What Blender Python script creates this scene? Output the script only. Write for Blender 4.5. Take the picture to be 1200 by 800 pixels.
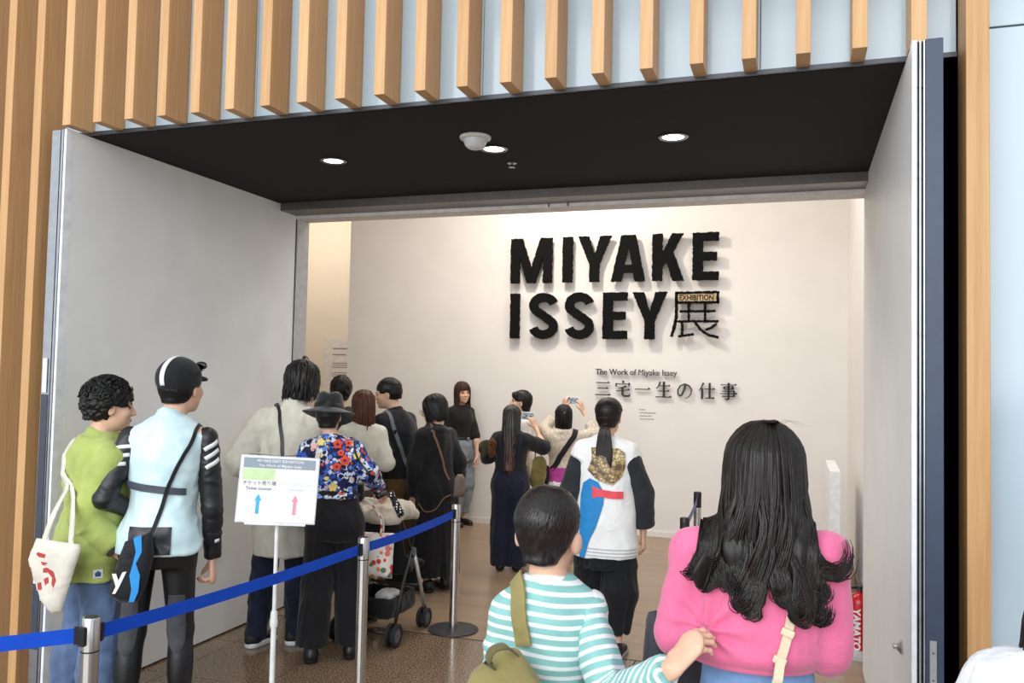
import bpy, math, random
import numpy as np
from mathutils import Matrix, Vector
random.seed(7)
RNG = np.random.default_rng(11)
SC = bpy.context.scene
COL = SC.collection
for _o in list(bpy.data.objects):
    bpy.data.objects.remove(_o)

# ------------------------------------------------------------------ camera
EYE = 1.68
YAW, PITCH, ROLL = 0.3252, 0.0433, 0.0210
def _axes():
    cy, sy = math.cos(YAW), math.sin(YAW)
    f = Vector((-sy, cy, 0)); r = Vector((cy, sy, 0)); u = Vector((0, 0, 1))
    f, u = math.cos(PITCH)*f + math.sin(PITCH)*u, math.cos(PITCH)*u - math.sin(PITCH)*f
    r, u = math.cos(ROLL)*r + math.sin(ROLL)*u, math.cos(ROLL)*u - math.sin(ROLL)*r
    return r, u, f
_r, _u, _f = _axes()
cam = bpy.data.cameras.new('camera')
cam.sensor_width = 36.0
cam.lens = 988.92/1200*36
cam.clip_start = 0.05
camo = bpy.data.objects.new('camera', cam)
COL.objects.link(camo)
camo.matrix_world = Matrix(((_r.x, _u.x, -_f.x, 0), (_r.y, _u.y, -_f.y, 0), (_r.z, _u.z, -_f.z, EYE), (0, 0, 0, 1)))
SC.camera = camo

# ------------------------------------------------------------------ light
SC.view_settings.view_transform = 'Standard'
SC.view_settings.look = 'None'
SC.view_settings.gamma = 1.0
SC.view_settings.use_curve_mapping = False
SC.view_settings.exposure = 0.2
world = bpy.data.worlds.new('hall_daylight')
SC.world = world
world.use_nodes = True
bg = world.node_tree.nodes['Background']
bg.inputs[0].default_value = (0.86, 0.93, 1.0, 1)
bg.inputs[1].default_value = 0.95

def area(name, loc, target, sx, sy, power, col, spread=180):
    l = bpy.data.lights.new(name, 'AREA')
    l.shape = 'RECTANGLE'; l.size = sx; l.size_y = sy; l.energy = power; l.color = col
    l.spread = math.radians(spread)
    o = bpy.data.objects.new(name, l); COL.objects.link(o)
    o.location = loc
    o.rotation_euler = (Vector(target)-Vector(loc)).to_track_quat('-Z', 'Y').to_euler()
    return o
# tall glazed front of the entrance hall, behind and left of the viewer
area('hall_window_light', (-2.6, -7.0, 4.4), (-1.6, 4.0, 1.4), 13.0, 6.0, 1000, (0.95, 0.98, 1.0))
# ceiling wash lights in the gallery, aimed at the title wall
for _x, _p in ((-4.3, 8), (-0.5, 8)):
    area('gallery_wash_light', (_x, 6.9, 4.25), (_x+0.1, 9.2, 1.6), 0.5, 0.3, _p, (1.0, 0.90, 0.79))
area('title_spot_light', (-2.6, 7.75, 4.30), (-1.9, 9.2, 2.1), 0.12, 0.12, 40, (1.0, 0.88, 0.74))
area('gallery_ceiling_light', (-2.0, 7.0, 4.3), (-2.0, 7.0, 0), 4.5, 1.8, 62, (0.98, 0.98, 1.0))
area('passage_light', (-6.6, 9.7, 4.2), (-6.6, 11.0, 1.9), 2.2, 0.9, 34, (1.0, 0.87, 0.72))

# ------------------------------------------------------------------ helpers
def lin(c):
    return tuple(((v/255)/12.92 if v/255 <= 0.04045 else ((v/255+0.055)/1.055)**2.4) for v in c)
def col(*c):
    return lin(c)+(1,)
class M:
    """small node-material builder"""
    def __init__(s, name, c=(200, 200, 200), rough=0.6, metal=0.0, spec=0.5, **kw):
        s.m = bpy.data.materials.new(name); s.m.use_nodes = True
        s.n = s.m.node_tree.nodes; s.l = s.m.node_tree.links
        s.b = s.n['Principled BSDF']
        s.b.inputs['Base Color'].default_value = col(*c)
        s.b.inputs['Roughness'].default_value = rough
        s.b.inputs['Metallic'].default_value = metal
        s.b.inputs['Specular IOR Level'].default_value = spec
        for k, v in kw.items():
            s.b.inputs[k.replace('_', ' ')].default_value = v
        s._co = None
    def node(s, t, **kw):
        n = s.n.new(t)
        for k, v in kw.items(): setattr(n, k, v)
        return n
    def coord(s, scale=(1, 1, 1), rot=(0, 0, 0), loc=(0, 0, 0)):
        tc = s.node('ShaderNodeTexCoord'); mp = s.node('ShaderNodeMapping')
        mp.inputs['Scale'].default_value = scale; mp.inputs['Rotation'].default_value = rot
        mp.inputs['Location'].default_value = loc
        s.l.new(tc.outputs['Object'], mp.inputs[0]); return mp.outputs[0]
    def noise(s, vec, scale=5, detail=3, rough=0.5):
        n = s.node('ShaderNodeTexNoise'); n.inputs['Scale'].default_value = scale
        n.inputs['Detail'].default_value = detail; n.inputs['Roughness'].default_value = rough
        s.l.new(vec, n.inputs['Vector']); return n.outputs['Fac']
    def ramp(s, fac, stops, interp='LINEAR'):
        r = s.node('ShaderNodeValToRGB'); r.color_ramp.interpolation = interp
        e = r.color_ramp.elements
        while len(e) < len(stops): e.new(0.5)
        for i, (p, c) in enumerate(stops):
            e[i].position = p; e[i].color = col(*c)
        s.l.new(fac, r.inputs[0]); return r.outputs[0]
    def base(s, sock):
        s.l.new(sock, s.b.inputs['Base Color']); return s
    def bump(s, h, strength=0.2, dist=0.01):
        b = s.node('ShaderNodeBump'); b.inputs['Strength'].default_value = strength; b.inputs['Distance'].default_value = dist
        s.l.new(h, b.inputs['Height']); s.l.new(b.outputs[0], s.b.inputs['Normal']); return s
    def math(s, op, a, b=0.0):
        n = s.node('ShaderNodeMath', operation=op)
        for i, v in enumerate((a, b)):
            if isinstance(v, (int, float)): n.inputs[i].default_value = v
            else: s.l.new(v, n.inputs[i])
        return n.outputs[0]
    def mix(s, fac, a, b):
        n = s.node('ShaderNodeMix', data_type='RGBA')
        if isinstance(fac, (int, float)): n.inputs[0].default_value = fac
        else: s.l.new(fac, n.inputs[0])
        for i, v in ((6, a), (7, b)):
            if isinstance(v, tuple): n.inputs[i].default_value = col(*v)
            else: s.l.new(v, n.inputs[i])
        return n.outputs[2]
    def attr(s, name):
        n = s.node('ShaderNodeAttribute'); n.attribute_name = name; return n.outputs['Fac']
    def glow(s, c, k):
        s.b.inputs['Emission Color'].default_value = col(*c); s.b.inputs['Emission Strength'].default_value = k; return s
def cloth(name, c, rough=0.85, var=0.12, scale=14, weave=700, bump=0.25, sheen=0.15, c2=None, wrinkle=0.012):
    m = M(name, c, rough, spec=0.25)
    v = m.coord()
    c2 = c2 or tuple(max(0, x*(1-var)) for x in c)
    c1 = tuple(min(255, x*(1+var*0.5)) for x in c)
    m.base(m.ramp(m.noise(v, scale, 4), ((0.3, c2), (0.7, c1))))
    wr = m.node('ShaderNodeTexNoise'); wr.inputs['Scale'].default_value = 11; wr.inputs['Detail'].default_value = 4; wr.inputs['Distortion'].default_value = 1.6
    m.l.new(v, wr.inputs['Vector'])
    m.bump(m.math('ADD', m.math('MULTIPLY', wr.outputs['Fac'], wrinkle), m.math('MULTIPLY', m.noise(v, weave*0.35, 2), 0.0012)), bump*2.2, 1.0)
    m.b.inputs['Sheen Weight'].default_value = sheen
    return m.m
def plain(name, c, rough=0.5, metal=0.0, spec=0.5, var=0.06, scale=20, **kw):
    m = M(name, c, rough, metal, spec, **kw)
    v = m.coord()
    m.base(m.ramp(m.noise(v, scale, 3), ((0.3, tuple(x*(1-var) for x in c)), (0.7, tuple(min(255, x*(1+var*0.4)) for x in c)))))
    return m.m

def mk(name, V, Fc, mat, parent=None, smooth=False, attrs=None):
    """V (n,3) array; Fc array of quads/tris or list of polygons -> mesh object"""
    me = bpy.data.meshes.new(name)
    if isinstance(Fc, np.ndarray) and Fc.ndim == 2:
        V = np.asarray(V, np.float32); k = Fc.shape[1]; m = len(Fc)
        me.vertices.add(len(V)); me.vertices.foreach_set('co', V.ravel())
        me.loops.add(m*k); me.loops.foreach_set('vertex_index', Fc.astype(np.int32).ravel())
        me.polygons.add(m); me.polygons.foreach_set('loop_start', np.arange(0, m*k, k, dtype=np.int32))
        me.update(calc_edges=True)
    else:
        me.from_pydata([tuple(map(float, v)) for v in V], [], [tuple(int(i) for i in f) for f in Fc])
        me.update()
    if smooth:
        me.polygons.foreach_set('use_smooth', np.ones(len(me.polygons), bool))
    if attrs:
        for an, av in attrs.items():
            a = me.attributes.new(an, 'FLOAT', 'POINT'); a.data.foreach_set('value', np.asarray(av, np.float32))
    if mat is not None: me.materials.append(mat)
    o = bpy.data.objects.new(name, me); COL.objects.link(o)
    if parent is not None: o.parent = parent
    return o
def empty(name, loc=(0, 0, 0), rz=0.0, parent=None):
    o = bpy.data.objects.new(name, None); COL.objects.link(o)
    o.location = loc; o.rotation_euler = (0, 0, rz); o.empty_display_size = 0.1
    if parent is not None: o.parent = parent
    return o
def tag(o, label=None, cat=None, group=None, kind=None):
    if label: o['label'] = label
    if cat: o['category'] = cat
    if group: o['group'] = group
    if kind: o['kind'] = kind
    return o
class MB:
    """collects simple solids into one mesh"""
    def __init__(s): s.v = []; s.f = []
    def add(s, V, Fc):
        n = len(s.v); s.v += [tuple(v) for v in V]; s.f += [tuple(i+n for i in f) for f in Fc]; return s
    def box(s, x0, x1, y0, y1, z0, z1, bev=0.0, rot=None, org=None):
        if bev <= 0:
            V = [(x, y, z) for z in (z0, z1) for y in (y0, y1) for x in (x0, x1)]
            Fc = [(0, 2, 3, 1), (4, 5, 7, 6), (0, 1, 5, 4), (2, 6, 7, 3), (0, 4, 6, 2), (1, 3, 7, 5)]
        else:
            b = min(bev, (x1-x0)*.49, (y1-y0)*.49, (z1-z0)*.49); V = []; ix = {}
            for sx in (0, 1):
                for sy in (0, 1):
                    for sz in (0, 1):
                        X = (x0, x1)[sx]; Y = (y0, y1)[sy]; Z = (z0, z1)[sz]
                        dx = (b, -b)[sx]; dy = (b, -b)[sy]; dz = (b, -b)[sz]
                        for ax, p in enumerate(((X, Y+dy, Z+dz), (X+dx, Y, Z+dz), (X+dx, Y+dy, Z))):
                            ix[(sx, sy, sz, ax)] = len(V); V.append(p)
            Fc = []
            for ax in range(3):
                for sd in (0, 1):
                    def key(a, c):
                        k = [0, 0, 0]; k[ax] = sd; o = [i for i in range(3) if i != ax]; k[o[0]] = a; k[o[1]] = c
                        return tuple(k)+(ax,)
                    q = [ix[key(0, 0)], ix[key(1, 0)], ix[key(1, 1)], ix[key(0, 1)]]
                    if (sd == 0) ^ (ax == 1): q.reverse()
                    Fc.append(tuple(q))
            for ax in range(3):
                o = [i for i in range(3) if i != ax]
                for a in (0, 1):
                    for c in (0, 1):
                        k0 = [0, 0, 0]; k1 = [0, 0, 0]; k0[ax] = 0; k1[ax] = 1
                        k0[o[0]] = k1[o[0]] = a; k0[o[1]] = k1[o[1]] = c
                        Fc.append((ix[tuple(k0)+(o[0],)], ix[tuple(k1)+(o[0],)], ix[tuple(k1)+(o[1],)], ix[tuple(k0)+(o[1],)]))
            for k in [(a, b2, c) for a in (0, 1) for b2 in (0, 1) for c in (0, 1)]:
                Fc.append((ix[k+(0,)], ix[k+(1,)], ix[k+(2,)]))
        if rot is not None:
            og = Vector(org or ((x0+x1)/2, (y0+y1)/2, (z0+z1)/2)); V = [tuple(rot @ (Vector(p)-og)+og) for p in V]
        return s.add(V, Fc)
    def cyl(s, a, b, r0, r1=None, n=20, cap=True):
        r1 = r0 if r1 is None else r1
        a = Vector(a); b = Vector(b); d = (b-a).normalized(); u = d.orthogonal().normalized(); w = d.cross(u)
        V = [a+r0*(math.cos(t)*u+math.sin(t)*w) for t in [2*math.pi*i/n for i in range(n)]]
        V += [b+r1*(math.cos(t)*u+math.sin(t)*w) for t in [2*math.pi*i/n for i in range(n)]]
        Fc = [(i, (i+1) % n, n+(i+1) % n, n+i) for i in range(n)]
        if cap: Fc += [tuple(range(n-1, -1, -1)), tuple(range(n, 2*n))]
        return s.add(V, Fc)
    def lathe(s, prof, c=(0, 0, 0), n=28, axis='z'):
        V = []; Fc = []
        for (r, z) in prof:
            for i in range(n):
                t = 2*math.pi*i/n; p = (r*math.cos(t), r*math.sin(t), z)
                if axis == 'x': p = (z, p[0], p[1])
                if axis == 'y': p = (p[1], z, p[0])
                V.append((p[0]+c[0], p[1]+c[1], p[2]+c[2]))
        for j in range(len(prof)-1):
            for i in range(n):
                a = j*n+i; b = j*n+(i+1) % n; Fc.append((a, b, b+n, a+n))
        Fc.append(tuple(range(n-1, -1, -1))); Fc.append(tuple(range((len(prof)-1)*n, len(prof)*n)))
        return s.add(V, Fc)
    def poly(s, pts, y0, y1, z=None):
        """polygon in the XZ plane extruded in Y (y0 front, y1 back)"""
        n = len(pts); ar = sum(pts[i][0]*pts[(i+1) % n][1]-pts[(i+1) % n][0]*pts[i][1] for i in range(n))
        if ar < 0: pts = pts[::-1]
        V = [(x, y0, zz) for x, zz in pts]+[(x, y1, zz) for x, zz in pts]
        Fc = [tuple(range(n)), tuple(range(2*n-1, n-1, -1))]+[((i+1) % n, i, n+i, n+(i+1) % n) for i in range(n)]
        return s.add(V, Fc)
    def tube(s, P, r, n=10):
        P = [Vector(p) for p in P]; rr = r if isinstance(r, (list, tuple)) else [r]*len(P)
        u = None; V = []; Fc = []
        for i, p in enumerate(P):
            d = (P[min(i+1, len(P)-1)]-P[max(i-1, 0)]).normalized()
            u = d.orthogonal().normalized() if u is None else (u-d*u.dot(d)).normalized()
            w = d.cross(u)
            V += [p+rr[i]*(math.cos(2*math.pi*k/n)*u+math.sin(2*math.pi*k/n)*w) for k in range(n)]
        for i in range(len(P)-1):
            for k in range(n):
                a = i*n+k; b = i*n+(k+1) % n; Fc.append((a, b, b+n, a+n))
        Fc += [tuple(range(n-1, -1, -1)), tuple(range((len(P)-1)*n, len(P)*n))]
        return s.add(V, Fc)
    def build(s, name, mat, parent=None, smooth=False):
        return mk(name, s.v, s.f, mat, parent, smooth)
def autosmooth(o, ang=35):
    me = o.data
    me.polygons.foreach_set('use_smooth', np.ones(len(me.polygons), bool))
    me.set_sharp_from_angle(angle=math.radians(ang))
    return o
def text_mesh(name, body, size, mat, parent, M4, ext=0.0, align='LEFT', bold=0.0, xs=1.0):
    c = bpy.data.curves.new(name, 'FONT'); c.body = body; c.size = size; c.extrude = ext; c.align_x = align
    c.offset = bold; c.resolution_u = 4
    t = bpy.data.objects.new(name+'_tmp', c); COL.objects.link(t)
    dg = bpy.context.evaluated_depsgraph_get()
    me = bpy.data.meshes.new_from_object(t.evaluated_get(dg)); bpy.data.objects.remove(t)
    me.transform(Matrix.Diagonal((xs, 1, 1, 1))); me.transform(M4)
    me.materials.clear(); me.materials.append(mat)
    o = bpy.data.objects.new(name, me); COL.objects.link(o)
    if parent is not None: o.parent = parent
    return o
# ------------------------------------------------------------------ setting
def wood_mat(name, light, dark, axis=2, rough=0.45):
    m = M(name, light, rough, spec=0.4)
    sc = [60, 60, 60]; sc[axis] = 2.2
    v = m.coord(scale=tuple(sc))
    oi = m.node('ShaderNodeObjectInfo')
    f = m.noise(v, 1.0, 5, 0.6)
    g = m.math('ADD', m.math('MULTIPLY', f, 0.8), m.math('MULTIPLY', oi.outputs['Random'], 0.25))
    m.base(m.ramp(g, ((0.25, dark), (0.8, light))))
    m.bump(f, 0.06, 0.002)
    return m.m
W_SLAT = wood_mat('maple_slat', (216, 174, 124), (184, 136, 86))
def stone_mat():
    m = M('speckled_granite', (120, 98, 76), 0.16, spec=0.5)
    v = m.coord()
    n1 = m.noise(v, 95, 4, 0.75); n2 = m.noise(v, 60, 3, 0.6)
    c = m.ramp(n1, ((0.36, (46, 36, 28)), (0.45, (104, 84, 66)), (0.54, (132, 110, 88)), (0.64, (186, 166, 142))))
    m.base(m.mix(m.ramp(n2, ((0.35, (0, 0, 0)), (0.65, (110, 110, 110)))), c, (96, 78, 60)))
    return m.m
STONE = stone_mat()
GROUT = plain('stone_joint', (126, 108, 90), 0.7)
def plank_mat():
    m = M('oak_parquet', (176, 150, 122), 0.28, spec=0.5)
    v = m.coord()
    br = m.node('ShaderNodeTexBrick'); m.l.new(v, br.inputs['Vector'])
    br.inputs['Scale'].default_value = 1.0; br.inputs['Brick Width'].default_value = 0.9; br.inputs['Row Height'].default_value = 0.075
    br.inputs['Mortar Size'].default_value = 0.0012; br.inputs['Mortar Smooth'].default_value = 0.2; br.inputs['Bias'].default_value = 0.0
    br.inputs['Color1'].default_value = col(160, 136, 110); br.inputs['Color2'].default_value = col(142, 119, 96)
    br.inputs['Mortar'].default_value = col(120, 98, 78)
    g = m.noise(m.coord(scale=(3, 45, 1)), 1.0, 4, 0.6)
    m.base(m.mix(m.ramp(g, ((0.3, (0, 0, 0)), (0.75, (120, 120, 120)))), br.outputs['Color'], (124, 104, 84)))
    return m.m
PLANK = plank_mat()
PAINT = plain('off_white_wall_paint', (231, 228, 224), 0.8, spec=0.3, var=0.015, scale=3)
PAINT2 = plain('cream_wall_paint', (234, 224, 208), 0.8, spec=0.3, var=0.015, scale=3)
BLACKC = plain('matt_black_ceiling', (38, 37, 37), 0.8, spec=0.2, var=0.06, scale=30)
BACKGLASS = plain('back_painted_pale_glass', (178, 196, 207), 0.12, spec=0.5, var=0.012, scale=2)
LEAFW = plain('brushed_white_door_panel', (238, 238, 236), 0.42, spec=0.4, var=0.02, scale=4)
LEAFE = plain('white_door_edge', (236, 238, 242), 0.35)
ALU = plain('brushed_aluminium', (178, 180, 184), 0.3, metal=0.9)
DKALU = plain('dark_aluminium_channel', (70, 72, 76), 0.4, metal=0.7)
BLUEGREY = plain('blue_grey_door_paint', (56, 68, 90), 0.45)
VOID = plain('dark_pocket_lining', (14, 14, 15), 0.9, spec=0.1)
STEEL = M('polished_steel', (205, 203, 200), 0.2, metal=1.0); STEEL.bump(STEEL.noise(STEEL.coord(scale=(1, 1, 90)), 30, 2), 0.05, 0.001); STEEL = STEEL.m
BLACKP = plain('black_plastic', (24, 24, 25), 0.45)
WHITEP = plain('white_plastic', (232, 230, 226), 0.4)
CHARP = plain('charcoal_metal_cover', (60, 60, 62), 0.45, metal=0.4)

ZT = 2.886          # height of the opening
YG = 3.382          # pale glass plane of the facade
YS = 3.225          # front of the wooden slats
XL, XR = -3.474, 0.379
YB = 9.236          # title wall
X0S, SP, SW = -3.483, 0.1931, 0.051

floor = empty('floor'); tag(floor, kind='structure')
MB().box(-9, 6, -9, 12.5, -0.3, -0.02).build('floor_slab', GROUT, floor)
# granite tiles of the hall, each one a slab with a joint round it
TW, TD, JT = 0.60, 0.60, 0.0022
tile_me = MB().box(-TW/2+JT, TW/2-JT, -TD/2+JT, TD/2-JT, -0.03, 0.0, 0.0015).build('tile', STONE, floor).data
first_tile = bpy.data.objects['tile']
XJ, YJ = -2.104, 5.128
n_t = 0
for i in range(-6, 8):
    for j in range(0, 9):
        cx, cy = XJ+TW*(i+0.5), YJ-TD*(j+0.5)
        o = first_tile if n_t == 0 else bpy.data.objects.new('tile', tile_me)
        if n_t: COL.objects.link(o); o.parent = floor
        o.location = (cx, cy, 0); n_t += 1
MB().box(-9, 6, -9, YJ-9*TD, -0.03, 0.0).build('stone_floor', STONE, floor)
MB().box(-9, 2.6, YJ+0.012, 12.4, -0.03, 0.0).build('parquet_floor', PLANK, floor)
MB().box(-9, 2.6, YJ, YJ+0.012, -0.03, 0.001).build('threshold_strip', plain('dark_threshold_metal', (70, 62, 54), 0.5, metal=0.5), floor)

# title wall and the side walls of the gallery
CZ = 4.4
tag(MB().box(-5.258, 0.62, YB, YB+0.25, 0, CZ).build('wall_back', PAINT), kind='structure')
tag(MB().box(-9, -5.0, 11.0, 11.2, 0, CZ).build('wall_passage', PAINT2), kind='structure')
tag(MB().box(0.50, 0.70, 5.55, YB, 0, CZ).build('wall_right', PAINT), kind='structure')
tag(MB().box(-9.2, -9.0, 5.4, 11.2, 0, CZ).build('wall_left', PAINT), kind='structure')
tag(MB().box(-9.2, 0.7, 5.4, 11.2, CZ, CZ+0.1).build('ceiling_gallery', PAINT), kind='structure')
tag(MB().box(-5.258, 0.5, YB-0.012, YB, 0, 0.06).build('baseboard_back', PAINT), kind='structure')
tag(MB().box(0.486, 0.50, 5.55, YB-0.012, 0, 0.07).build('baseboard_right', plain('oak_skirting', (196, 176, 150), 0.5)), kind='structure')
tag(MB().box(0.335, 0.486, 8.55, 8.62, 0, 0.075, 0.004).build('trim_1', plain('grey_brown_rail', (150, 142, 132), 0.5)), kind='structure')
# partition wall between hall and gallery, left and right of the opening
tag(MB().box(-9.2, -3.66, 5.30, 5.42, 0, CZ).build('wall_partition_left', PAINT), kind='structure')
tag(MB().box(-9.2, 3.0, 5.46, 5.58, ZT+0.12, CZ).build('wall_partition_top', PAINT), kind='structure')

# black soffit over the opening with the metal header at its inner end
sof = tag(MB().box(-3.9, 0.86, YG+0.021, 5.10, ZT, ZT+0.12).build('ceiling', BLACKC), kind='structure')
hd = empty('trim_2'); tag(hd, kind='structure')
MB().box(-3.62, 0.50, 5.10, 5.30, ZT-0.055, ZT+0.10).build('header_box', plain('bronze_grey_metal', (112, 106, 102), 0.35, metal=0.6), hd)
MB().box(-3.62, 0.50, 5.30, 5.46, ZT-0.078, ZT+0.12).build('header_strip', plain('pale_header_strip', (226, 222, 218), 0.5), hd)
for hx in (-1.55, -1.42):
    MB().box(hx-0.004, hx+0.004, 5.292, 5.30, ZT-0.075, ZT-0.05).build('header_clip', DKALU, hd)

# facade: pale glass panels, wooden slats
fac = empty('wall_front'); tag(fac, kind='structure')
g = 0.0011
xs = [-5.4, -3.62, -2.46, -1.30, -0.14, 0.548]
for a, b in zip(xs[:-1], xs[1:]):
    zb = 0.0 if b <= -3.6 else ZT
    MB().box(a+g, b-g, YG, YG+0.02, zb+0.004, 3.62-g, 0.002).build('glass_panel', BACKGLASS, fac)
    MB().box(a+g, b-g, YG, YG+0.02, 3.62+g, 4.9, 0.002).build('glass_panel', BACKGLASS, fac)
for (z0, z1) in ((0.0, 2.965), (2.971, 4.9)):
    MB().box(0.64, 1.85, YG-0.03, YG-0.01, z0, z1, 0.002).build('glass_panel', BACKGLASS, fac)
    MB().box(1.856, 3.4, YG-0.03, YG-0.01, z0, z1, 0.002).build('glass_panel', BACKGLASS, fac)
MB().box(-9, XL-0.11, YG+0.03, YG+0.2, 0, 5).build('wall_core', VOID, fac)
MB().box(XL-0.11, 0.56, YG+0.03, YG+0.2, ZT+0.12, 5).build('wall_core', VOID, fac)
MB().box(0.62, 5, YG+0.03, YG+0.2, 0, 5).build('wall_core', VOID, fac)
MB().box(-3.9, 0.548, YG-0.012, YG+0.0, ZT-0.004, ZT+0.014).build('glass_edge_rail', DKALU, fac)
s_top = MB().box(0, SW, 0, YG-YS-0.002, 0, 2.1, 0.0012).build('slat', W_SLAT, fac)
s_full = MB().box(0, SW, 0, YG-YS-0.002, 0, 5.0, 0.0012).build('slat', W_SLAT, fac)
s_top.location = (X0S, YS, ZT+0.008)
s_full.location = (X0S-SP, YS, 0)
for n in range(1, 21):
    o = s_top.copy(); COL.objects.link(o); o.parent = fac; o.location = (X0S+SP*n, YS, ZT+0.008)
for n in (-7, -6, -5, -4, -3, -2, 24, 26):
    o = s_full.copy(); COL.objects.link(o); o.parent = fac; o.location = (X0S+SP*n, YS, 0)
# full-height post right of the opening
MB().box(0.552, 0.624, YS, YG-0.002, 0, 5.0, 0.0015).build('slat', W_SLAT, fac)
# dark pocket the right leaf folds out of
pk = empty('wall_pocket'); tag(pk, kind='structure')
MB().box(0.49, 0.66, 5.28, 5.30, 0, ZT+0.1).build('pocket_back', VOID, pk)
MB().box(0.625, 0.66, YG+0.03, 5.30, 0, ZT+0.1).build('pocket_side', VOID, pk)
MB().box(0.37, 0.66, YG+0.03, 5.30, ZT+0.1, ZT+0.12).build('pocket_top', VOID, pk)

# the two big door leaves, standing open into the opening
def leaf(nm, label_, xin, sgn, y0, y1):
    d = empty(nm, (0, 0, 0)); tag(d, kind='structure')
    xo = xin+sgn*0.095
    a, b = sorted((xin, xin+sgn*0.012)); zt = ZT-0.004
    MB().box(a, b, y0, y1, 0.012, zt).build('face_panel', LEAFW, d)
    a, b = sorted((xin+sgn*0.012, xo-sgn*0.012))
    MB().box(a, b, y0+0.03, y1, 0.015, zt-0.003).build('core', DKALU, d)
    a, b = sorted((xo-sgn*0.012, xo))
    MB().box(a, b, y0, y1, 0.012, zt).build('face_panel', BLUEGREY if sgn > 0 else LEAFW, d)
    return d
dr = leaf('door_1', '', XR, 1, 3.19, 5.40)
for x0, x1, yy, m in ((0.375, 0.391, 3.172, LEAFE), (0.392, 0.398, 3.190, DKALU), (0.399, 0.405, 3.178, ALU), (0.406, 0.411, 3.196, DKALU), (0.412, 0.418, 3.180, ALU)):
    MB().box(x0, x1, yy, 3.225, 0.012, ZT-0.004, 0.001).build('edge_profile', m, dr)
MB().box(0.419, 0.474, 3.176, 3.225, 0.012, ZT-0.002, 0.001).build('edge_cover', BLUEGREY, dr)
MB().box(0.430, 0.452, 3.172, 3.178, 0.66, 0.83, 0.001).build('lock_plate', ALU, dr)
for zz in (0.70, 0.79):
    MB().cyl((0.441, 3.1725, zz), (0.441, 3.170, zz), 0.003, n=10).build('screw', DKALU, dr)
for zz in (0.72, 1.3, 1.86, 2.4, 2.72):
    MB().box(0.392, 0.418, 3.185, 3.2, zz, zz+0.006).build('profile_pin', BLACKP, dr)
kn = MB().lathe([(0.0, 0), (0.026, 0.0), (0.028, -0.006), (0.02, -0.012), (0.011, -0.02), (0.011, -0.032), (0.0, -0.034)], (XR, 3.46, 0.72), 18, 'x').build('handle', STEEL, dr); autosmooth(kn)
dl = leaf('door_2', '', XL, -1, 3.26, 5.30)
for x0, x1, yy, m in ((XL-0.014, XL+0.001, 3.245, LEAFE), (XL-0.022, XL-0.015, 3.262, DKALU), (XL-0.036, XL-0.023, 3.248, ALU), (XL-0.044, XL-0.037, 3.262, DKALU), (XL-0.098, XL-0.045, 3.250, ALU)):
    MB().box(x0, x1, yy, 3.292, 0.012, ZT-0.004, 0.001).build('edge_profile', m, dl)
MB().box(XL-0.092, XL-0.05, 3.246, 3.254, 0.3, 1.55, 0.001).build('edge_cover', plain('dark_slate_cover', (62, 68, 80), 0.5), dl)
MB().box(XL-0.084, XL-0.058, 3.242, 3.247, 1.56, 1.73, 0.001).build('lock_plate', LEAFE, dl)
MB().box(XL-0.084, XL-0.060, 3.242, 3.247, 0.62, 0.76, 0.001).build('lock_plate', LEAFE, dl)
MB().box(XL-0.077, XL-0.067, 3.239, 3.243, 0.65, 0.70, 0.001).build('latch', BLACKP, dl)
MB().box(XL-0.02, XL+0.002, 5.30, 5.36, 0.0, ZT-0.02).build('inner_frame', DKALU, dl)
MB().box(XL-0.06, XL+0.012, 5.312, 5.46, 0.0, ZT-0.02).build('inner_frame', plain('grey_door_frame', (190, 190, 190), 0.5), dl)

# ------------------------------------------------------------------ ceiling fittings
GLOWW = M('lit_diffuser', (255, 252, 245), 0.5).glow((255, 248, 238), 9.0).m
CHROME = plain('chrome_ring', (140, 140, 142), 0.25, metal=1.0)
for lx, ly, lb in ((-2.483, 4.143, 'round recessed downlight in black soffit, nearest the left door leaf'),
                   (-1.516, 4.133, 'round recessed downlight beside the white dome detector'),
                   (-0.581, 4.146, 'round recessed downlight in black soffit, nearest the right door leaf')):
    t = tag(empty('downlight', (lx, ly, ZT)), lb, 'downlight', 'downlights in the black soffit')
    autosmooth(MB().lathe([(0.052, 0.0), (0.072, 0.0), (0.074, -0.004), (0.070, -0.007), (0.055, -0.006), (0.052, -0.001)], n=36).build('ring', CHROME, t))
    MB().lathe([(0.0, -0.0005), (0.053, -0.001), (0.053, -0.003), (0.0, -0.004)], n=36).build('diffuser', GLOWW, t)
    l = bpy.data.lights.new('downlight_lamp', 'SPOT'); l.energy = 22; l.color = (1, 0.93, 0.84); l.spot_size = math.radians(95); l.spot_blend = 0.6; l.shadow_soft_size = 0.05
    lo = bpy.data.objects.new('downlight_lamp', l); COL.objects.link(lo); lo.parent = t; lo.location = (0, 0, -0.02)
t = tag(empty('dome_detector', (-1.532, 3.901, ZT)), 'white dome detector on the black soffit', 'detector')
autosmooth(MB().lathe([(0.0, 0), (0.078, 0.0), (0.08, -0.006), (0.076, -0.014), (0.062, -0.018)], n=36).build('base', WHITEP, t))
autosmooth(MB().lathe([(0.060, -0.014), (0.058, -0.03), (0.050, -0.048), (0.036, -0.060), (0.018, -0.066), (0.0, -0.067)], n=36).build('dome', plain('milky_dome', (226, 226, 226), 0.25), t), 60)
t = tag(empty('sprinkler', (-1.519, 4.44, ZT)), 'tiny metal sprinkler head in black soffit behind middle downlight', 'sprinkler')
MB().lathe([(0.0, 0), (0.028, 0), (0.028, -0.003), (0.0, -0.003)], n=20).build('rosette', CHROME, t)
mbs = MB().cyl((0, 0, -0.003), (0, 0, -0.022), 0.006, n=10)
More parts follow.
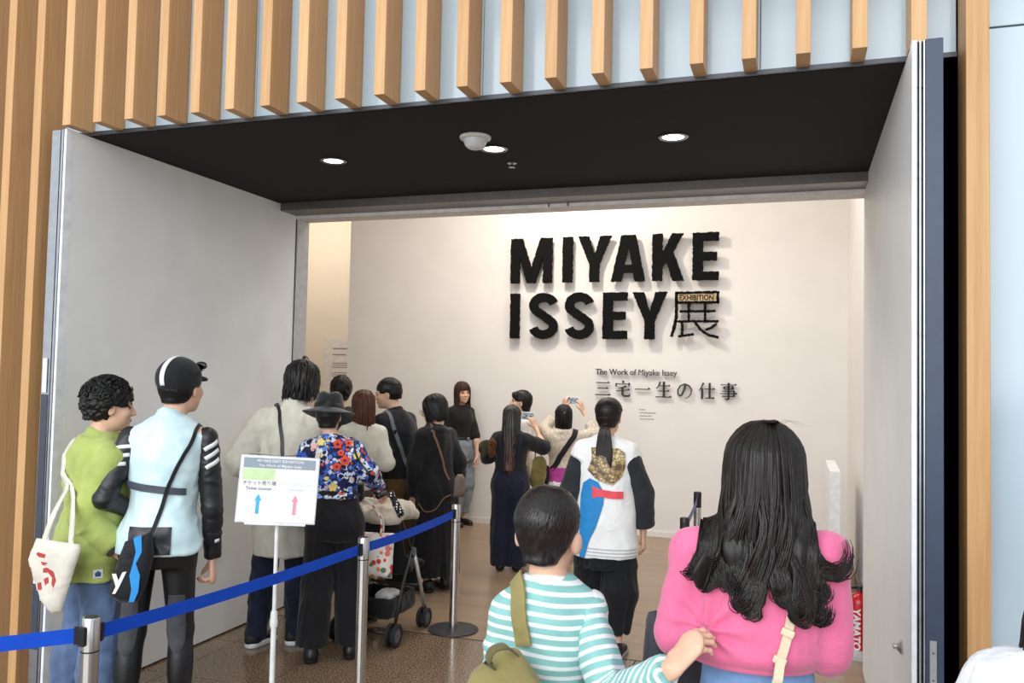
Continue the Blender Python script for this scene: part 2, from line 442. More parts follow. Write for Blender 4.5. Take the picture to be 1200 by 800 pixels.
mbs.lathe([(0.0, -0.022), (0.02, -0.022), (0.02, -0.025), (0.0, -0.026)], n=16)
mbs.build('deflector', CHROME, t)

# ------------------------------------------------------------------ title lettering on the back wall
LB = M('black_fibre_lettering', (20, 20, 20), 0.95, spec=0.15)
LB.bump(LB.noise(LB.coord(), 160, 3), 0.9, 0.01); LB = LB.m
YF, YK = YB-0.095, YB-0.055
def rough_edge(pts, amp=0.0045, step=0.016):
    out = []; n = len(pts)
    for i in range(n):
        a = Vector(pts[i]); b = Vector(pts[(i+1) % n]); L = (b-a).length; k = max(1, int(L/step)); nn = Vector((-(b-a).y, (b-a).x)).normalized()
        for q in range(k):
            p = a+(b-a)*q/k
            out.append(tuple(p+nn*random.uniform(-amp, amp)) if q else tuple(p))
    return out
def rect(x0, x1, z0, z1): return [(x0, z0), (x1, z0), (x1, z1), (x0, z1)]
title = tag(empty('wall_lettering', (-1.95, YB, 2.1)), 'big fuzzy black block letters in two lines on the back wall', 'lettering')
def letter(nm, polys, par=title, m=LB, yf=YF, rough=True, yk=YK):
    mb = MB(); off = par.location
    for p in polys:
        q = rough_edge(p) if rough else p
        mb.poly([(x-off.x, z-off.z) for x, z in q], yf-off.y, yk-off.y)
    return mb.build(nm, m, par)
T1, B1 = 3.280, 2.768; T2, B2 = 2.648, 2.134
x0, x1 = -3.119, -2.628; w = .105
letter('letter_m', [[(x0, B1), (x0+w, B1), (x0+w, B1+.30), (x0+.195, B1), (x1-.195, B1), (x1-w, B1+.30), (x1-w, B1), (x1, B1), (x1, T1), (x1-.135, T1), ((x0+x1)/2, B1+.17), (x0+.135, T1), (x0, T1)]])
letter('letter_i', [rect(-2.503, -2.388, B1, T1)])
def ypoly(a, b, B, T, w=.11):
    c = (a+b)/2
    return [(c-w/2, B), (c+w/2, B), (c+w/2, B+.2), (b, T), (b-.125, T), (c, B+.30), (a+.125, T), (a, T), (c-w/2, B+.2)]
letter('letter_y', [ypoly(-2.326, -1.946, B1, T1)])
a, b = -1.945, -1.569; c = (a+b)/2
letter('letter_a', [[(a, B1), (a+.112, B1), (a+.135, B1+.095), (b-.135, B1+.095), (b-.112, B1), (b, B1), (c+.078, T1), (c, T1), (c, T1-.13), (c+.042, B1+.185), (c-.042, B1+.185), (c, T1-.13), (c, T1), (c-.078, T1)]])
a, b = -1.493, -1.149
letter('letter_k', [[(a, B1), (a+.11, B1), (a+.11, B1+.155), (a+.15, B1+.215), (b-.125, B1), (b, B1), (a+.225, B1+.315), (b-.01, T1), (b-.135, T1), (a+.11, B1+.30), (a+.11, T1), (a, T1)]])
def epoly(a, b, B, T):
    m_ = (B+T)/2
    return [(a, B), (b, B), (b, B+.09), (a+.11, B+.09), (a+.11, m_-.045), (b-.02, m_-.045), (b-.02, m_+.045), (a+.11, m_+.045), (a+.11, T-.09), (b, T-.09), (b, T), (a, T)]
letter('letter_e', [epoly(-1.060, -0.785, B1, T1)])
letter('letter_i', [rect(-3.112, -3.004, B2, T2)])
def spoly(a, b, B, T, w=.1):
    cx = (a+b)/2; h = T-B; rx = (b-a)/2-w/2; P = []
    zu = T-h*.27; zl = B+h*.27; ru = h*.27-w/2
    for t in np.linspace(12, 90, 7): P.append((cx+rx*math.cos(math.radians(t)), zu+ru*math.sin(math.radians(t))))
    for t in np.linspace(105, 235, 9): P.append((cx+rx*math.cos(math.radians(t)), zu+ru*math.sin(math.radians(t))))
    for t in np.linspace(55, -75, 9): P.append((cx+rx*math.cos(math.radians(t)), zl+ru*math.sin(math.radians(t))))
    for t in np.linspace(-90, -168, 7): P.append((cx+rx*math.cos(math.radians(t)), zl+ru*math.sin(math.radians(t))))
    Lp = []; Rp = []
    for i, p in enumerate(P):
        d = Vector(P[min(i+1, len(P)-1)])-Vector(P[max(i-1, 0)]); d.normalize(); nn = Vector((-d.y, d.x))*w/2
        Lp.append(tuple(Vector(p)+nn)); Rp.append(tuple(Vector(p)-nn))
    return Lp+Rp[::-1]
letter('letter_s', [spoly(-2.888, -2.549, B2-.005, T2+.005)])
letter('letter_s', [spoly(-2.468, -2.133, B2-.005, T2+.005)])
letter('letter_e', [epoly(-2.032, -1.759, B2, T2)])
letter('letter_y', [ypoly(-1.704, -1.325, B2, T2)])
# the big character at the end of the second line: thin strokes with a framed caption bar
KX0, KX1 = -1.29, -0.777
def kp(u, v): return (KX0+(u-385)/205*(KX1-KX0), T2-(v-295)/210*(T2-B2+.0))
def stroke(pts, w):
    P = [Vector(kp(*p)) for p in pts]; Lp = []; Rp = []
    for i, p in enumerate(P):
        d = (P[min(i+1, len(P)-1)]-P[max(i-1, 0)]).normalized(); nn = Vector((-d.y, d.x))*w/2
        Lp.append(tuple(p+nn)); Rp.append(tuple(p-nn))
    return Lp+Rp[::-1]
tk = [stroke([(405, 300), (590, 300)], .026), stroke([(405, 343), (590, 343)], .026), stroke([(584, 296), (584, 348)], .026),
      stroke([(411, 296), (411, 400), (405, 440), (390, 494)], .03), stroke([(425, 382), (575, 382)], .024), stroke([(402, 426), (588, 426)], .024),
      stroke([(463, 345), (463, 426)], .024), stroke([(531, 345), (531, 426)], .024), stroke([(436, 426), (436, 486)], .024),
      stroke([(420, 492), (450, 488), (485, 482)], .024), stroke([(490, 428), (512, 462), (545, 485), (588, 497)], .028), stroke([(580, 436), (556, 455), (534, 464)], .022)]
letter('character_exhibition', tk)
cp = [kp(u, v) for u, v in ((416, 306), (580, 306), (580, 338), (416, 338))]
letter('caption_bar', [cp], m=plain('straw_caption_bar', (196, 172, 128), 0.8), yf=YB-0.085, rough=False)
tm = Matrix.Translation((kp(422, 0)[0]-title.location.x, -0.0865, kp(0, 333)[1]-title.location.z)) @ Matrix.Rotation(math.radians(90), 4, 'X')
text_mesh('caption', 'EXHIBITION', 0.078, LB, title, tm, 0.003, bold=0.0012, xs=0.86)
for px_, pz_ in ((-3.06, 3.0), (-2.68, 3.0), (-2.445, 3.0), (-2.135, 2.85), (-1.83, 2.82), (-1.44, 3.0), (-1.005, 3.0), (-3.06, 2.4), (-2.72, 2.4), (-2.30, 2.4), (-1.98, 2.4), (-1.515, 2.2), (-1.22, 2.63), (-0.80, 2.6)):
    MB().cyl((px_-title.location.x, -0.056, pz_-title.location.z), (px_-title.location.x, 0.0, pz_-title.location.z), 0.006, n=8).build('standoff_pin', ALU, title)
# subtitle lines: small latin line and a line of serif characters
LG = plain('charcoal_cut_lettering', (46, 48, 50), 0.6)
sub = tag(empty('subtitle_lettering', (-1.35, YB, 1.66)), 'small raised dark grey lettering in two lines beneath the big title', 'lettering')
tm = Matrix.Translation((-2.115-sub.location.x, -0.033, 1.742-sub.location.z)) @ Matrix.Rotation(math.radians(90), 4, 'X')
def text_w(body):
    me = text_mesh('probe', body, 0.0895, LG, None, Matrix.Identity(4)); x = max(v.co.x for v in me.data.vertices); bpy.data.objects.remove(me); return x
_pre = ''
for _w in 'The Work of Miyake Issey'.split():
    for _c in _w:
        _dx = (text_w(_pre+'I')-text_w('I'))*0.935 if _pre else 0.0
        text_mesh('letter', _c, 0.0895, LG, sub, Matrix.Translation((_dx, 0, 0)) @ tm, 0.008, bold=0.0 if _c == 'M' else 0.0007, xs=0.935); _pre += _c
    _pre += ' '
def gly(nm, cx, strokes, sz=0.178, cz=1.588):
    mb = MB(); off = sub.location
    for st in strokes:
        kind, pts = st[0], st[1]
        if kind == 'p': P = pts
        else:
            wd = st[2] if len(st) > 2 else {'h': .035, 'v': .10, 'd': .075}[kind]
            we = st[3] if len(st) > 3 else wd
            wd *= 1.3; we *= 1.3
            V_ = [Vector(p) for p in pts]; Lp = []; Rp = []
            for i, p in enumerate(V_):
                d = (V_[min(i+1, len(V_)-1)]-V_[max(i-1, 0)]).normalized(); ww = wd+(we-wd)*i/(len(V_)-1); nn = Vector((-d.y, d.x))*ww/2
                Lp.append(tuple(p+nn)); Rp.append(tuple(p-nn))
            P = Lp+Rp[::-1]
        mb.poly([(cx+(u-.5)*sz-off.x, cz+(v-.5)*sz-off.z) for u, v in P], -0.036, -0.02)
        if kind == 'h':
            e = pts[-1]; mb.poly([(cx+(u-.5)*sz-off.x, cz+(v-.5)*sz-off.z) for u, v in ((e[0]-.16, e[1]), (e[0], e[1]), (e[0]-.06, e[1]+.09))], -0.036, -0.02)
    return mb.build(nm, LG, sub)
GX = [-2.03, -1.805, -1.585, -1.36, -1.135, -0.90, -0.675]
gly('character', GX[0], [('h', [(.08, .85), (.92, .85)], .05), ('h', [(.16, .5), (.84, .5)], .05), ('h', [(.02, .1), (.98, .1)], .055)])
gly('character', GX[1], [('v', [(.5, 1.0), (.52, .86)], .09), ('h', [(.08, .8), (.94, .8)], .04), ('v', [(.09, .84), (.06, .64)], .07), ('d', [(.92, .8), (.84, .64)], .07, .02),
     ('d', [(.72, .68), (.5, .58), (.26, .52)], .07, .03), ('h', [(.06, .36), (.92, .44)], .04), ('v', [(.47, .6), (.47, .14), (.56, .06), (.9, .06)], .09), ('v', [(.9, .06), (.93, .22)], .06, .02)])
gly('character', GX[2], [('p', [(.02, .47), (.84, .47), (.98, .5), (.86, .62), (.8, .53), (.02, .53)])])
gly('character', GX[3], [('d', [(.3, .98), (.2, .72), (.06, .56)], .08, .03), ('h', [(.24, .74), (.9, .74)], .04), ('h', [(.18, .42), (.86, .42)], .04), ('h', [(.02, .06), (.98, .06)], .05), ('v', [(.52, 1.0), (.52, .06)], .1)])
gly('character', GX[4], [('d', [(.54, .82), (.47, .52), (.34, .22), (.21, .15), (.10, .28)], .10, .07), ('d', [(.10, .28), (.10, .52), (.24, .76), (.5, .88), (.76, .78)], .06, .07), ('d', [(.76, .78), (.91, .56), (.88, .28), (.74, .10), (.56, .02)], .07, .03)])
gly('character', GX[5], [('d', [(.3, .98), (.18, .7), (.04, .5)], .08, .03), ('v', [(.22, .66), (.22, .0)], .1), ('h', [(.34, .6), (.98, .6)], .045), ('h', [(.4, .06), (.94, .06)], .05), ('v', [(.66, .98), (.66, .06)], .1)])
gly('character', GX[6], [('h', [(.04, .88), (.96, .88)], .04), ('v', [(.24, .78), (.24, .62)], .07), ('v', [(.76, .78), (.76, .62)], .07), ('h', [(.24, .77), (.78, .77)], .04), ('h', [(.24, .63), (.76, .63)], .04),
     ('h', [(.12, .5), (.84, .5)], .04), ('h', [(.0, .36), (1.0, .36)], .04), ('h', [(.12, .2), (.84, .2)], .04), ('v', [(.82, .52), (.82, .18)], .07), ('v', [(.5, 1.0), (.5, .04), (.42, .0), (.32, .06)], .1, .05)])
# small credit text under the subtitle
crd = tag(empty('credit_text', (-1.62, YB-0.002, 1.33)), 'tiny grey credit lines on the back wall below the subtitle', 'text')
GREYT = plain('grey_print', (150, 146, 142), 0.7)
for i, (ln, x_) in enumerate(((0.05, -.005), (0.16, 0.0), (0.12, 0.0), (0.14, 0.0))):
    mb = MB(); xx = x_
    while xx < x_+ln:
        ww = random.uniform(.008, .02); mb.box(xx, xx+ww, -0.001, 0.001, 0.03-i*.034, 0.03-i*.034+.011); xx += ww+.006
    mb.build('text_line', GREYT, crd)
# text boards on the passage wall
brd = tag(empty('wall_text_board', (-6.40, 10.99, 1.9)), 'pale text board on passage wall left of the title wall', 'board')
MB().box(-0.24, 0.40, -0.012, 0.0, -0.75, 0.30).build('board', plain('pale_board', (232, 226, 222), 0.6), brd)
for i, (zz, ln) in enumerate(((.15, .3), (.06, .22), (-.06, .3), (-.09, .28), (-.12, .3), (-.2, .3), (-.23, .27), (-.26, .3), (-.34, .28))):
    MB().box(-0.10, -0.10+ln, -0.0135, -0.0125, zz, zz+(.02 if i < 2 else .012)).build('text_line', GREYT, brd)
brd2 = tag(empty('wall_text_board', (-7.18, 10.99, 1.9)), 'pale board with dark edge next to left door leaf', 'board')
MB().box(-0.4, 0.11, -0.03, 0.0, -0.75, 0.27).build('board', plain('pinkish_board', (226, 212, 202), 0.6), brd2)
MB().box(0.11, 0.135, -0.035, 0.0, -0.75, 0.25).build('edge', plain('brown_edge', (120, 90, 74), 0.6), brd2)
# ------------------------------------------------------------------ implicit-surface modelling for bodies, clothes, hair
def smin(a, b, k):
    if k <= 0: return np.minimum(a, b)
    h = np.maximum(k-np.abs(a-b), 0)/k
    return np.minimum(a, b)-h*h*k*0.25
def rotm(yaw=0, pitch=0, roll=0):
    """radians; yaw about z (left positive), pitch about x (up positive), roll about y"""
    return np.array((Matrix.Rotation(yaw, 3, 'Z') @ Matrix.Rotation(pitch, 3, 'X') @ Matrix.Rotation(roll, 3, 'Y')), float)
_LAT = RNG.uniform(-1, 1, (32, 32, 32)).astype(np.float32)
def vnoise(P):
    i = np.floor(P).astype(int); f = (P-i).astype(np.float32); f = f*f*(3-2*f); i &= 31; j = (i+1) & 31
    x0, y0, z0 = i.T; x1, y1, z1 = j.T; fx, fy, fz = f.T
    L = _LAT
    a = L[x0, y0, z0]*(1-fx)+L[x1, y0, z0]*fx; b = L[x0, y1, z0]*(1-fx)+L[x1, y1, z0]*fx
    c = L[x0, y0, z1]*(1-fx)+L[x1, y0, z1]*fx; d = L[x0, y1, z1]*(1-fx)+L[x1, y1, z1]*fx
    return (a*(1-fy)+b*fy)*(1-fz)+(c*(1-fy)+d*fy)*fz
class Field:
    def __init__(s): s.p = []; s.folds = None
    def _add(s, fn, lo, hi, k, op): s.p.append((fn, np.asarray(lo, float), np.asarray(hi, float), k, op)); return s
    def cone(s, a, b, ra, rb, k=0.02, op='u', flat=None, cut=False):
        a = np.asarray(a, float); b = np.asarray(b, float); ab = b-a; L2 = max(ab@ab, 1e-9); n = ab/math.sqrt(L2)
        if flat is not None:
            fd, fs = np.asarray(flat[0], float), flat[1]; fd = fd-n*(fd@n); fd = fd/np.linalg.norm(fd)
        def fn(P):
            q = P-a; t = np.clip(q@ab/L2, 0, 1); q = q-t[..., None]*ab
            if flat is not None: q = q+(q@fd)[..., None]*fd*(1/fs-1)
            d = np.sqrt((q*q).sum(-1))-(ra+(rb-ra)*t)
            if flat is not None: d = d*min(1, fs)
            if cut: d = np.maximum(d, (P-b)@n)
            return d
        R = max(ra, rb)*(1 if flat is None else max(1, flat[1]))
        return s._add(fn, np.minimum(a, b)-R, np.maximum(a, b)+R, k, op)
    def chain(s, pts, rad, k=0.02, op='u', flat=None, cut=False):
        for i in range(len(pts)-1):
            s.cone(pts[i], pts[i+1], rad[i], rad[i+1], k if i == 0 else min(k, 0.012), op, flat, cut and i == len(pts)-2)
        return s
    def ell(s, c, r, k=0.02, op='u', R=None):
        c = np.asarray(c, float); r = np.asarray(r, float)
        def fn(P):
            q = P-c
            if R is not None: q = q @ R
            k0 = np.sqrt(((q/r)**2).sum(-1)); k1 = np.sqrt(((q/(r*r))**2).sum(-1))
            return k0*(k0-1)/np.maximum(k1, 1e-6)
        m = r if R is None else np.abs(R) @ r
        return s._add(fn, c-m, c+m, k, op)
    def tower(s, secs, k=0.02, op='u', e=2.0):
        """stack of (z, cx, cy, half width, half depth) ellipse sections"""
        A = np.array(sorted(secs), float); z = A[:, 0]
        def itp(t, y):
            i = np.clip(np.searchsorted(z, t)-1, 0, len(z)-2); h = z[i+1]-z[i]; u = np.clip((t-z[i])/h, 0, 1)
            m = np.gradient(y, z); u2 = u*u; u3 = u2*u
            return (2*u3-3*u2+1)*y[i]+(u3-2*u2+u)*h*m[i]+(-2*u3+3*u2)*y[i+1]+(u3-u2)*h*m[i+1]
        def fn(P):
            t = P[..., 2]; x = P[..., 0]-itp(t, A[:, 1]); y = P[..., 1]-itp(t, A[:, 2]); a = itp(t, A[:, 3]); b = itp(t, A[:, 4])
            if e == 2.0: k0 = np.sqrt((x/a)**2+(y/b)**2)
            else: k0 = (np.abs(x/a)**e+np.abs(y/b)**e)**(1/e)
            k1 = np.sqrt((x/(a*a))**2+(y/(b*b))**2)
            d = np.where(k0 < 1e-3, -np.minimum(a, b), k0*(k0-1)/np.maximum(k1, 1e-5))
            return np.maximum(d, np.maximum(z[0]-t, t-z[-1]))
        lo = ((A[:, 1]-A[:, 3]).min()-.01, (A[:, 2]-A[:, 4]).min()-.01, z[0]); hi = ((A[:, 1]+A[:, 3]).max()+.01, (A[:, 2]+A[:, 4]).max()+.01, z[-1])
        return s._add(fn, lo, hi, k, op)
    def rbox(s, c, h, r=0.01, k=0.0, op='u', R=None):
        c = np.asarray(c, float); h = np.asarray(h, float)
        def fn(P):
            q = P-c
            if R is not None: q = q @ R
            q = np.abs(q)-(h-r)
            return np.sqrt((np.maximum(q, 0)**2).sum(-1))+np.minimum(q.max(-1), 0)-r
        m = h if R is None else np.abs(R) @ h
        return s._add(fn, c-m, c+m, k, op)
    def half(s, c, n, k=0.0):
        """keep only the side the normal points away from"""
        c = np.asarray(c, float); n = np.asarray(n, float); n = n/np.linalg.norm(n)
        return s._add(lambda P: (P-c) @ n, (-9,)*3, (9,)*3, k, 'i')
    def merge(s, other): s.p += other.p; return s
    @staticmethod
    def _comb(D, d, k, op):
        if op == 'u': return smin(D, d, k)
        if op == 's': return -smin(-D, d, k)
        return -smin(-D, -d, k)
    def ev(s, P):
        D = np.full(P.shape[:-1], 1.0)
        for fn, lo, hi, k, op in s.p: D = s._comb(D, fn(P), k, op)
        return D
    def evf(s, P):
        d = s.ev(P)
        return d if s.folds is None else d-s.folds(P.reshape(-1, 3)).reshape(d.shape)
    def grad(s, P, e=0.002):
        g = np.stack([s.ev(P+np.eye(3)[i]*e)-s.ev(P-np.eye(3)[i]*e) for i in range(3)], -1)
        return g/np.maximum(np.linalg.norm(g, axis=-1, keepdims=True), 1e-9)
    def bounds(s):
        L = np.min([p[1] for p in s.p if p[4] == 'u'], 0); H = np.max([p[2] for p in s.p if p[4] == 'u'], 0)
        return L, H
    def net(s, h, lo=None, hi=None):
        if lo is None:
            lo, hi = s.bounds(); lo = lo-2.5*h; hi = hi+2.5*h
        lo = np.asarray(lo, float); hi = np.asarray(hi, float)
        ax = [np.arange(lo[i], hi[i]+h*0.999, h) for i in range(3)]
        D = np.full([len(a) for a in ax], 1.0, np.float32)
        for fn, plo, phi, k, op in s.p:
            pad = (k+2*h) if op == 'u' else k+h
            sl = tuple(slice(max(0, np.searchsorted(ax[i], plo[i]-pad)), np.searchsorted(ax[i], phi[i]+pad)) for i in range(3))
            if any(q.stop <= q.start for q in sl): continue
            G = np.stack(np.meshgrid(*[ax[i][sl[i]] for i in range(3)], indexing='ij'), -1)
            D[sl] = s._comb(D[sl], fn(G).astype(np.float32), k, op)
        S = D < 0
        c = np.zeros([n-1 for n in S.shape], np.int8)
        for dx in (0, 1):
            for dy in (0, 1):
                for dz in (0, 1):
                    c += S[dx:S.shape[0]-1+dx, dy:S.shape[1]-1+dy, dz:S.shape[2]-1+dz]
        I = np.argwhere((c > 0) & (c < 8))
        if len(I) == 0: return np.zeros((0, 3)), np.zeros((0, 4), int)
        acc = np.zeros((len(I), 3)); cnt = np.zeros(len(I))
        for axi in range(3):
            o = [i for i in range(3) if i != axi]
            for a in (0, 1):
                for b in (0, 1):
                    o0 = np.zeros(3, int); o0[o[0]] = a; o0[o[1]] = b; o1 = o0.copy(); o1[axi] = 1
                    p0 = I+o0; p1 = I+o1
                    d0 = D[p0[:, 0], p0[:, 1], p0[:, 2]]; d1 = D[p1[:, 0], p1[:, 1], p1[:, 2]]
                    m = (d0 < 0) != (d1 < 0)
                    t = np.where(m, d0/np.where(m, d0-d1, 1), 0)
                    pos = o0[None, :]+np.eye(3)[axi]*t[:, None]
                    acc[m] += pos[m]; cnt[m] += 1
        V = lo+(I+acc/cnt[:, None])*h
        idx = np.full(c.shape, -1, np.int32); idx[I[:, 0], I[:, 1], I[:, 2]] = np.arange(len(I))
        Fs = []
        for axi in range(3):
            u, v = (axi+1) % 3, (axi+2) % 3
            A = np.take(S, np.arange(S.shape[axi]-1), axi); B = np.take(S, np.arange(1, S.shape[axi]), axi)
            E = np.argwhere(A != B)
            ok = (E[:, u] > 0) & (E[:, u] < S.shape[u]-1) & (E[:, v] > 0) & (E[:, v] < S.shape[v]-1)
            E = E[ok]
            if not len(E): continue
            ins = S[E[:, 0], E[:, 1], E[:, 2]]
            q = []
            for du, dv in ((-1, -1), (0, -1), (0, 0), (-1, 0)):
                e = E.copy(); e[:, u] += du; e[:, v] += dv; q.append(idx[e[:, 0], e[:, 1], e[:, 2]])
            q = np.stack(q, 1); q[~ins] = q[~ins][:, ::-1]; Fs.append(q)
        return V, np.concatenate(Fs)
def vnormals(V, Fc):
    n = np.cross(V[Fc[:, 2]]-V[Fc[:, 0]], V[Fc[:, 3]]-V[Fc[:, 1]])
    N = np.zeros_like(V)
    for i in range(4): np.add.at(N, Fc[:, i], n)
    return N/np.maximum(np.linalg.norm(N, axis=1, keepdims=True), 1e-12)
def relax(V, Fc, it=2, w=0.5):
    for _ in range(it):
        S = np.zeros_like(V); C = np.zeros(len(V))
        for i in range(4):
            for j in ((i+1) % 4, (i+3) % 4):
                np.add.at(S, Fc[:, i], V[Fc[:, j]]); np.add.at(C, Fc[:, i], 1)
        V = V+w*(S/np.maximum(C, 1)[:, None]-V)
    return V
def smesh(name, fld, h, mat, parent, folds=None, xf=None, it=1, boxes=None, attr=None):
    fld.folds = folds
    if boxes is None: parts = [fld.net(h)]
    else: parts = [fld.net(bh, lo, hi) for lo, hi, bh in boxes]
    Vs = []; Fs = []; n = 0
    for V, Fc in parts:
        if len(V) == 0: continue
        if it: V = relax(V, Fc, it)
        if folds is not None:
            N = vnormals(V, Fc); V = V+N*folds(V)[:, None]
        Vs.append(V); Fs.append(Fc+n); n += len(V)
    V = np.concatenate(Vs); Fc = np.concatenate(Fs)
    at = {k: f(V) for k, f in attr.items()} if attr else None
    if xf is not None: V = V @ xf[0].T+xf[1]
    return mk(name, V, Fc, mat, parent, True, at)
def folds_gen(amp=0.006, f=(9, 9, 4), seed=0, amp2=0.0, f2=(30, 30, 18), hem=None):
    def fn(V):
        P = V*np.array(f)+seed*3.7
        w = P+0.8*np.stack([vnoise(P*0.7+5), vnoise(P*0.7+9), vnoise(P*0.7+13)], 1)
        d = amp*(1-2*np.abs(vnoise(w)))+amp*.5*(1-2.2*np.abs(vnoise(w*2.1+7)))
        if amp2: d = d+amp2*vnoise(V*np.array(f2)+seed)
        if hem is not None: d = d*np.clip((V[:, 2]-hem)/0.05, 0.15, 1)
        return d
    return fn
def spline(P, n):
    P = np.asarray(P, float); k = len(P); t = np.linspace(0, k-1, n); i = np.clip(t.astype(int), 0, k-2); u = (t-i)[:, None]
    p0 = P[np.maximum(i-1, 0)]; p1 = P[i]; p2 = P[i+1]; p3 = P[np.minimum(i+2, k-1)]
    return 0.5*((2*p1)+(-p0+p2)*u+(2*p0-5*p1+4*p2-p3)*u*u+(-p0+3*p1-3*p2+p3)*u**3)
def ribbon(P, N, w, th):
    """flat band along points P with surface normals N"""
    P = np.asarray(P, float); N = np.asarray(N, float); n = len(P)
    T = np.gradient(P, axis=0); T /= np.maximum(np.linalg.norm(T, axis=1, keepdims=True), 1e-9)
    S = np.cross(T, N); S /= np.maximum(np.linalg.norm(S, axis=1, keepdims=True), 1e-9); N = np.cross(S, T)
    ww = np.broadcast_to(np.asarray(w, float), (n,))[:, None]
    R = [P-S*ww/2, P+S*ww/2, P+S*ww/2+N*th, P-S*ww/2+N*th]
    V = np.stack(R, 1).reshape(-1, 3); Fc = []
    for i in range(n-1):
        for k in range(4): Fc.append((i*4+k, i*4+(k+1) % 4, i*4+4+(k+1) % 4, i*4+4+k))
    Fc += [(3, 2, 1, 0), (4*n-4, 4*n-3, 4*n-2, 4*n-1)]
    return V, Fc
def hug(fld, P, off=0.002, it=4, pull=True):
    """move points onto the surface of a field (or only out of it)"""
    P = np.asarray(P, float).copy()
    for _ in range(it):
        d = fld.evf(P)-off; g = fld.grad(P)
        if not pull: d = np.minimum(d, 0)
        P -= g*np.clip(d, -0.05, 0.05)[:, None]
    return P, fld.grad(P)
def strap(name, fld, pts, w, mat, parent, n=48, off=0.003, th=0.004, free=None, view=None):
    P = spline(pts, n); Q, N = hug(fld, P, off, pull=True)
    if free is not None:   # part of the strap that hangs clear of the body
        t = np.linspace(0, 1, n)
        for a, b in free:
            m = (t >= a) & (t <= b); Q2, _ = hug(fld, P[m], off, pull=False); Q[m] = Q2
        k = np.ones(5)/5
        Qp = np.pad(Q, ((2, 2), (0, 0)), mode='edge'); Q = np.stack([np.convolve(Qp[:, i], k, 'valid') for i in range(3)], 1)
    Np = np.pad(N, ((3, 3), (0, 0)), mode='edge'); N = np.stack([np.convolve(Np[:, i], np.ones(7)/7, 'valid') for i in range(3)], 1)
    V, Fc = ribbon(Q, N, w, th)
    o = mk(name, V, Fc, mat, parent, False); autosmooth(o, 50); return o
def decal(name, fld, poly, mat, parent, off=0.003, step=0.008, side=-1, ang=0.0, y0=0.6, thick=True):
    """thin applique: polygon given in (x,z), laid on the surface seen from side (-1 = from the back)"""
    import mathutils.geometry as mg
    poly = [Vector(p) for p in poly]
    xs_ = [p.x for p in poly]; zs_ = [p.y for p in poly]
    pts = []; n0 = 0
    for i in range(len(poly)):
        a, b = poly[i], poly[(i+1) % len(poly)]; k = max(1, int((b-a).length/step))
        for q in range(k): pts.append(a+(b-a)*q/k)
    n0 = len(pts); edges = [(i, (i+1) % n0) for i in range(n0)]
    for x in np.arange(min(xs_), max(xs_), step):
        for z in np.arange(min(zs_), max(zs_), step): pts.append(Vector((x+1e-4, z+1e-4)))
    r = mg.delaunay_2d_cdt(pts, edges, [list(range(n0))], 1, 1e-6)
    V2 = np.array([(v.x, v.y) for v in r[0]]); tri = [tuple(f) for f in r[2]]
    ca, sa = math.cos(ang), math.sin(ang)
    d = np.array((-sa*-side, ca*-side*1.0, 0)) if False else np.array((sa*side, -ca*side, 0.0))
    ex = np.array((ca, sa, 0.0))
    P = V2[:, :1]*ex+np.array((0, 0, 1.0))*V2[:, 1:]-d*y0
    for _ in range(60):
        s_ = fld.evf(P)-off; P = P+d*np.clip(s_, -0.02, 0.04)[:, None]*0.8
    if len(tri):
        f = tri[0]; nn = np.cross(P[f[1]]-P[f[0]], P[f[2]]-P[f[0]])
        if nn @ d > 0: tri = [t[::-1] for t in tri]
    return mk(name, P, tri, mat, parent, True)

# ------------------------------------------------------------------ materials for people
def skin(name, c):
    m = M(name, c, 0.5, spec=0.4, Subsurface_Weight=0.12, Subsurface_Scale=0.01)
    v = m.coord(); m.base(m.ramp(m.noise(v, 30, 3), ((0.3, tuple(x*0.94 for x in c)), (0.7, c))))
    m.b.inputs['Subsurface Radius'].default_value = (1.0, 0.35, 0.2); return m.m
SKIN = skin('skin_light', (226, 182, 154)); SKIN2 = skin('skin_tan', (212, 162, 130))
def hairmat(name, c, c2, rough=0.40, zs=5, k=130):
    m = M(name, c, rough, spec=0.32)
    f = m.noise(m.coord(scale=(k, k, zs)), 1.0, 3, 0.6)
    m.base(m.ramp(f, ((0.3, c), (0.75, c2)))); m.bump(f, 0.55, 0.004); return m.m
H_BLACK = hairmat('black_hair', (11, 10, 10), (24, 21, 20))
H_DARK = hairmat('dark_brown_hair', (14, 10, 9), (34, 24, 21), rough=0.36)
H_BROWN = hairmat('chestnut_hair', (52, 28, 18), (96, 54, 34))
H_OMBRE = M('brown_tipped_hair', (20, 15, 14), 0.34, spec=0.6)
_f = H_OMBRE.noise(H_OMBRE.coord(scale=(130, 130, 5)), 1.0, 3, 0.6)
_sx = H_OMBRE.node('ShaderNodeSeparateXYZ'); H_OMBRE.l.new(H_OMBRE.coord(), _sx.inputs[0])
H_OMBRE.base(H_OMBRE.mix(_f, H_OMBRE.ramp(H_OMBRE.math('MULTIPLY', _sx.outputs[2], 0.6), ((0.54, (122, 66, 44)), (0.74, (20, 15, 14)))), (16, 12, 11))); H_OMBRE.bump(_f, 0.5, 0.004); H_OMBRE = H_OMBRE.m
EYEM = plain('dark_eye', (24, 18, 16), 0.2); LIPM = plain('lip', (176, 98, 88), 0.5); BROWM = plain('eyebrow', (30, 24, 22), 0.8); TEETH = plain('teeth', (236, 230, 222), 0.3)

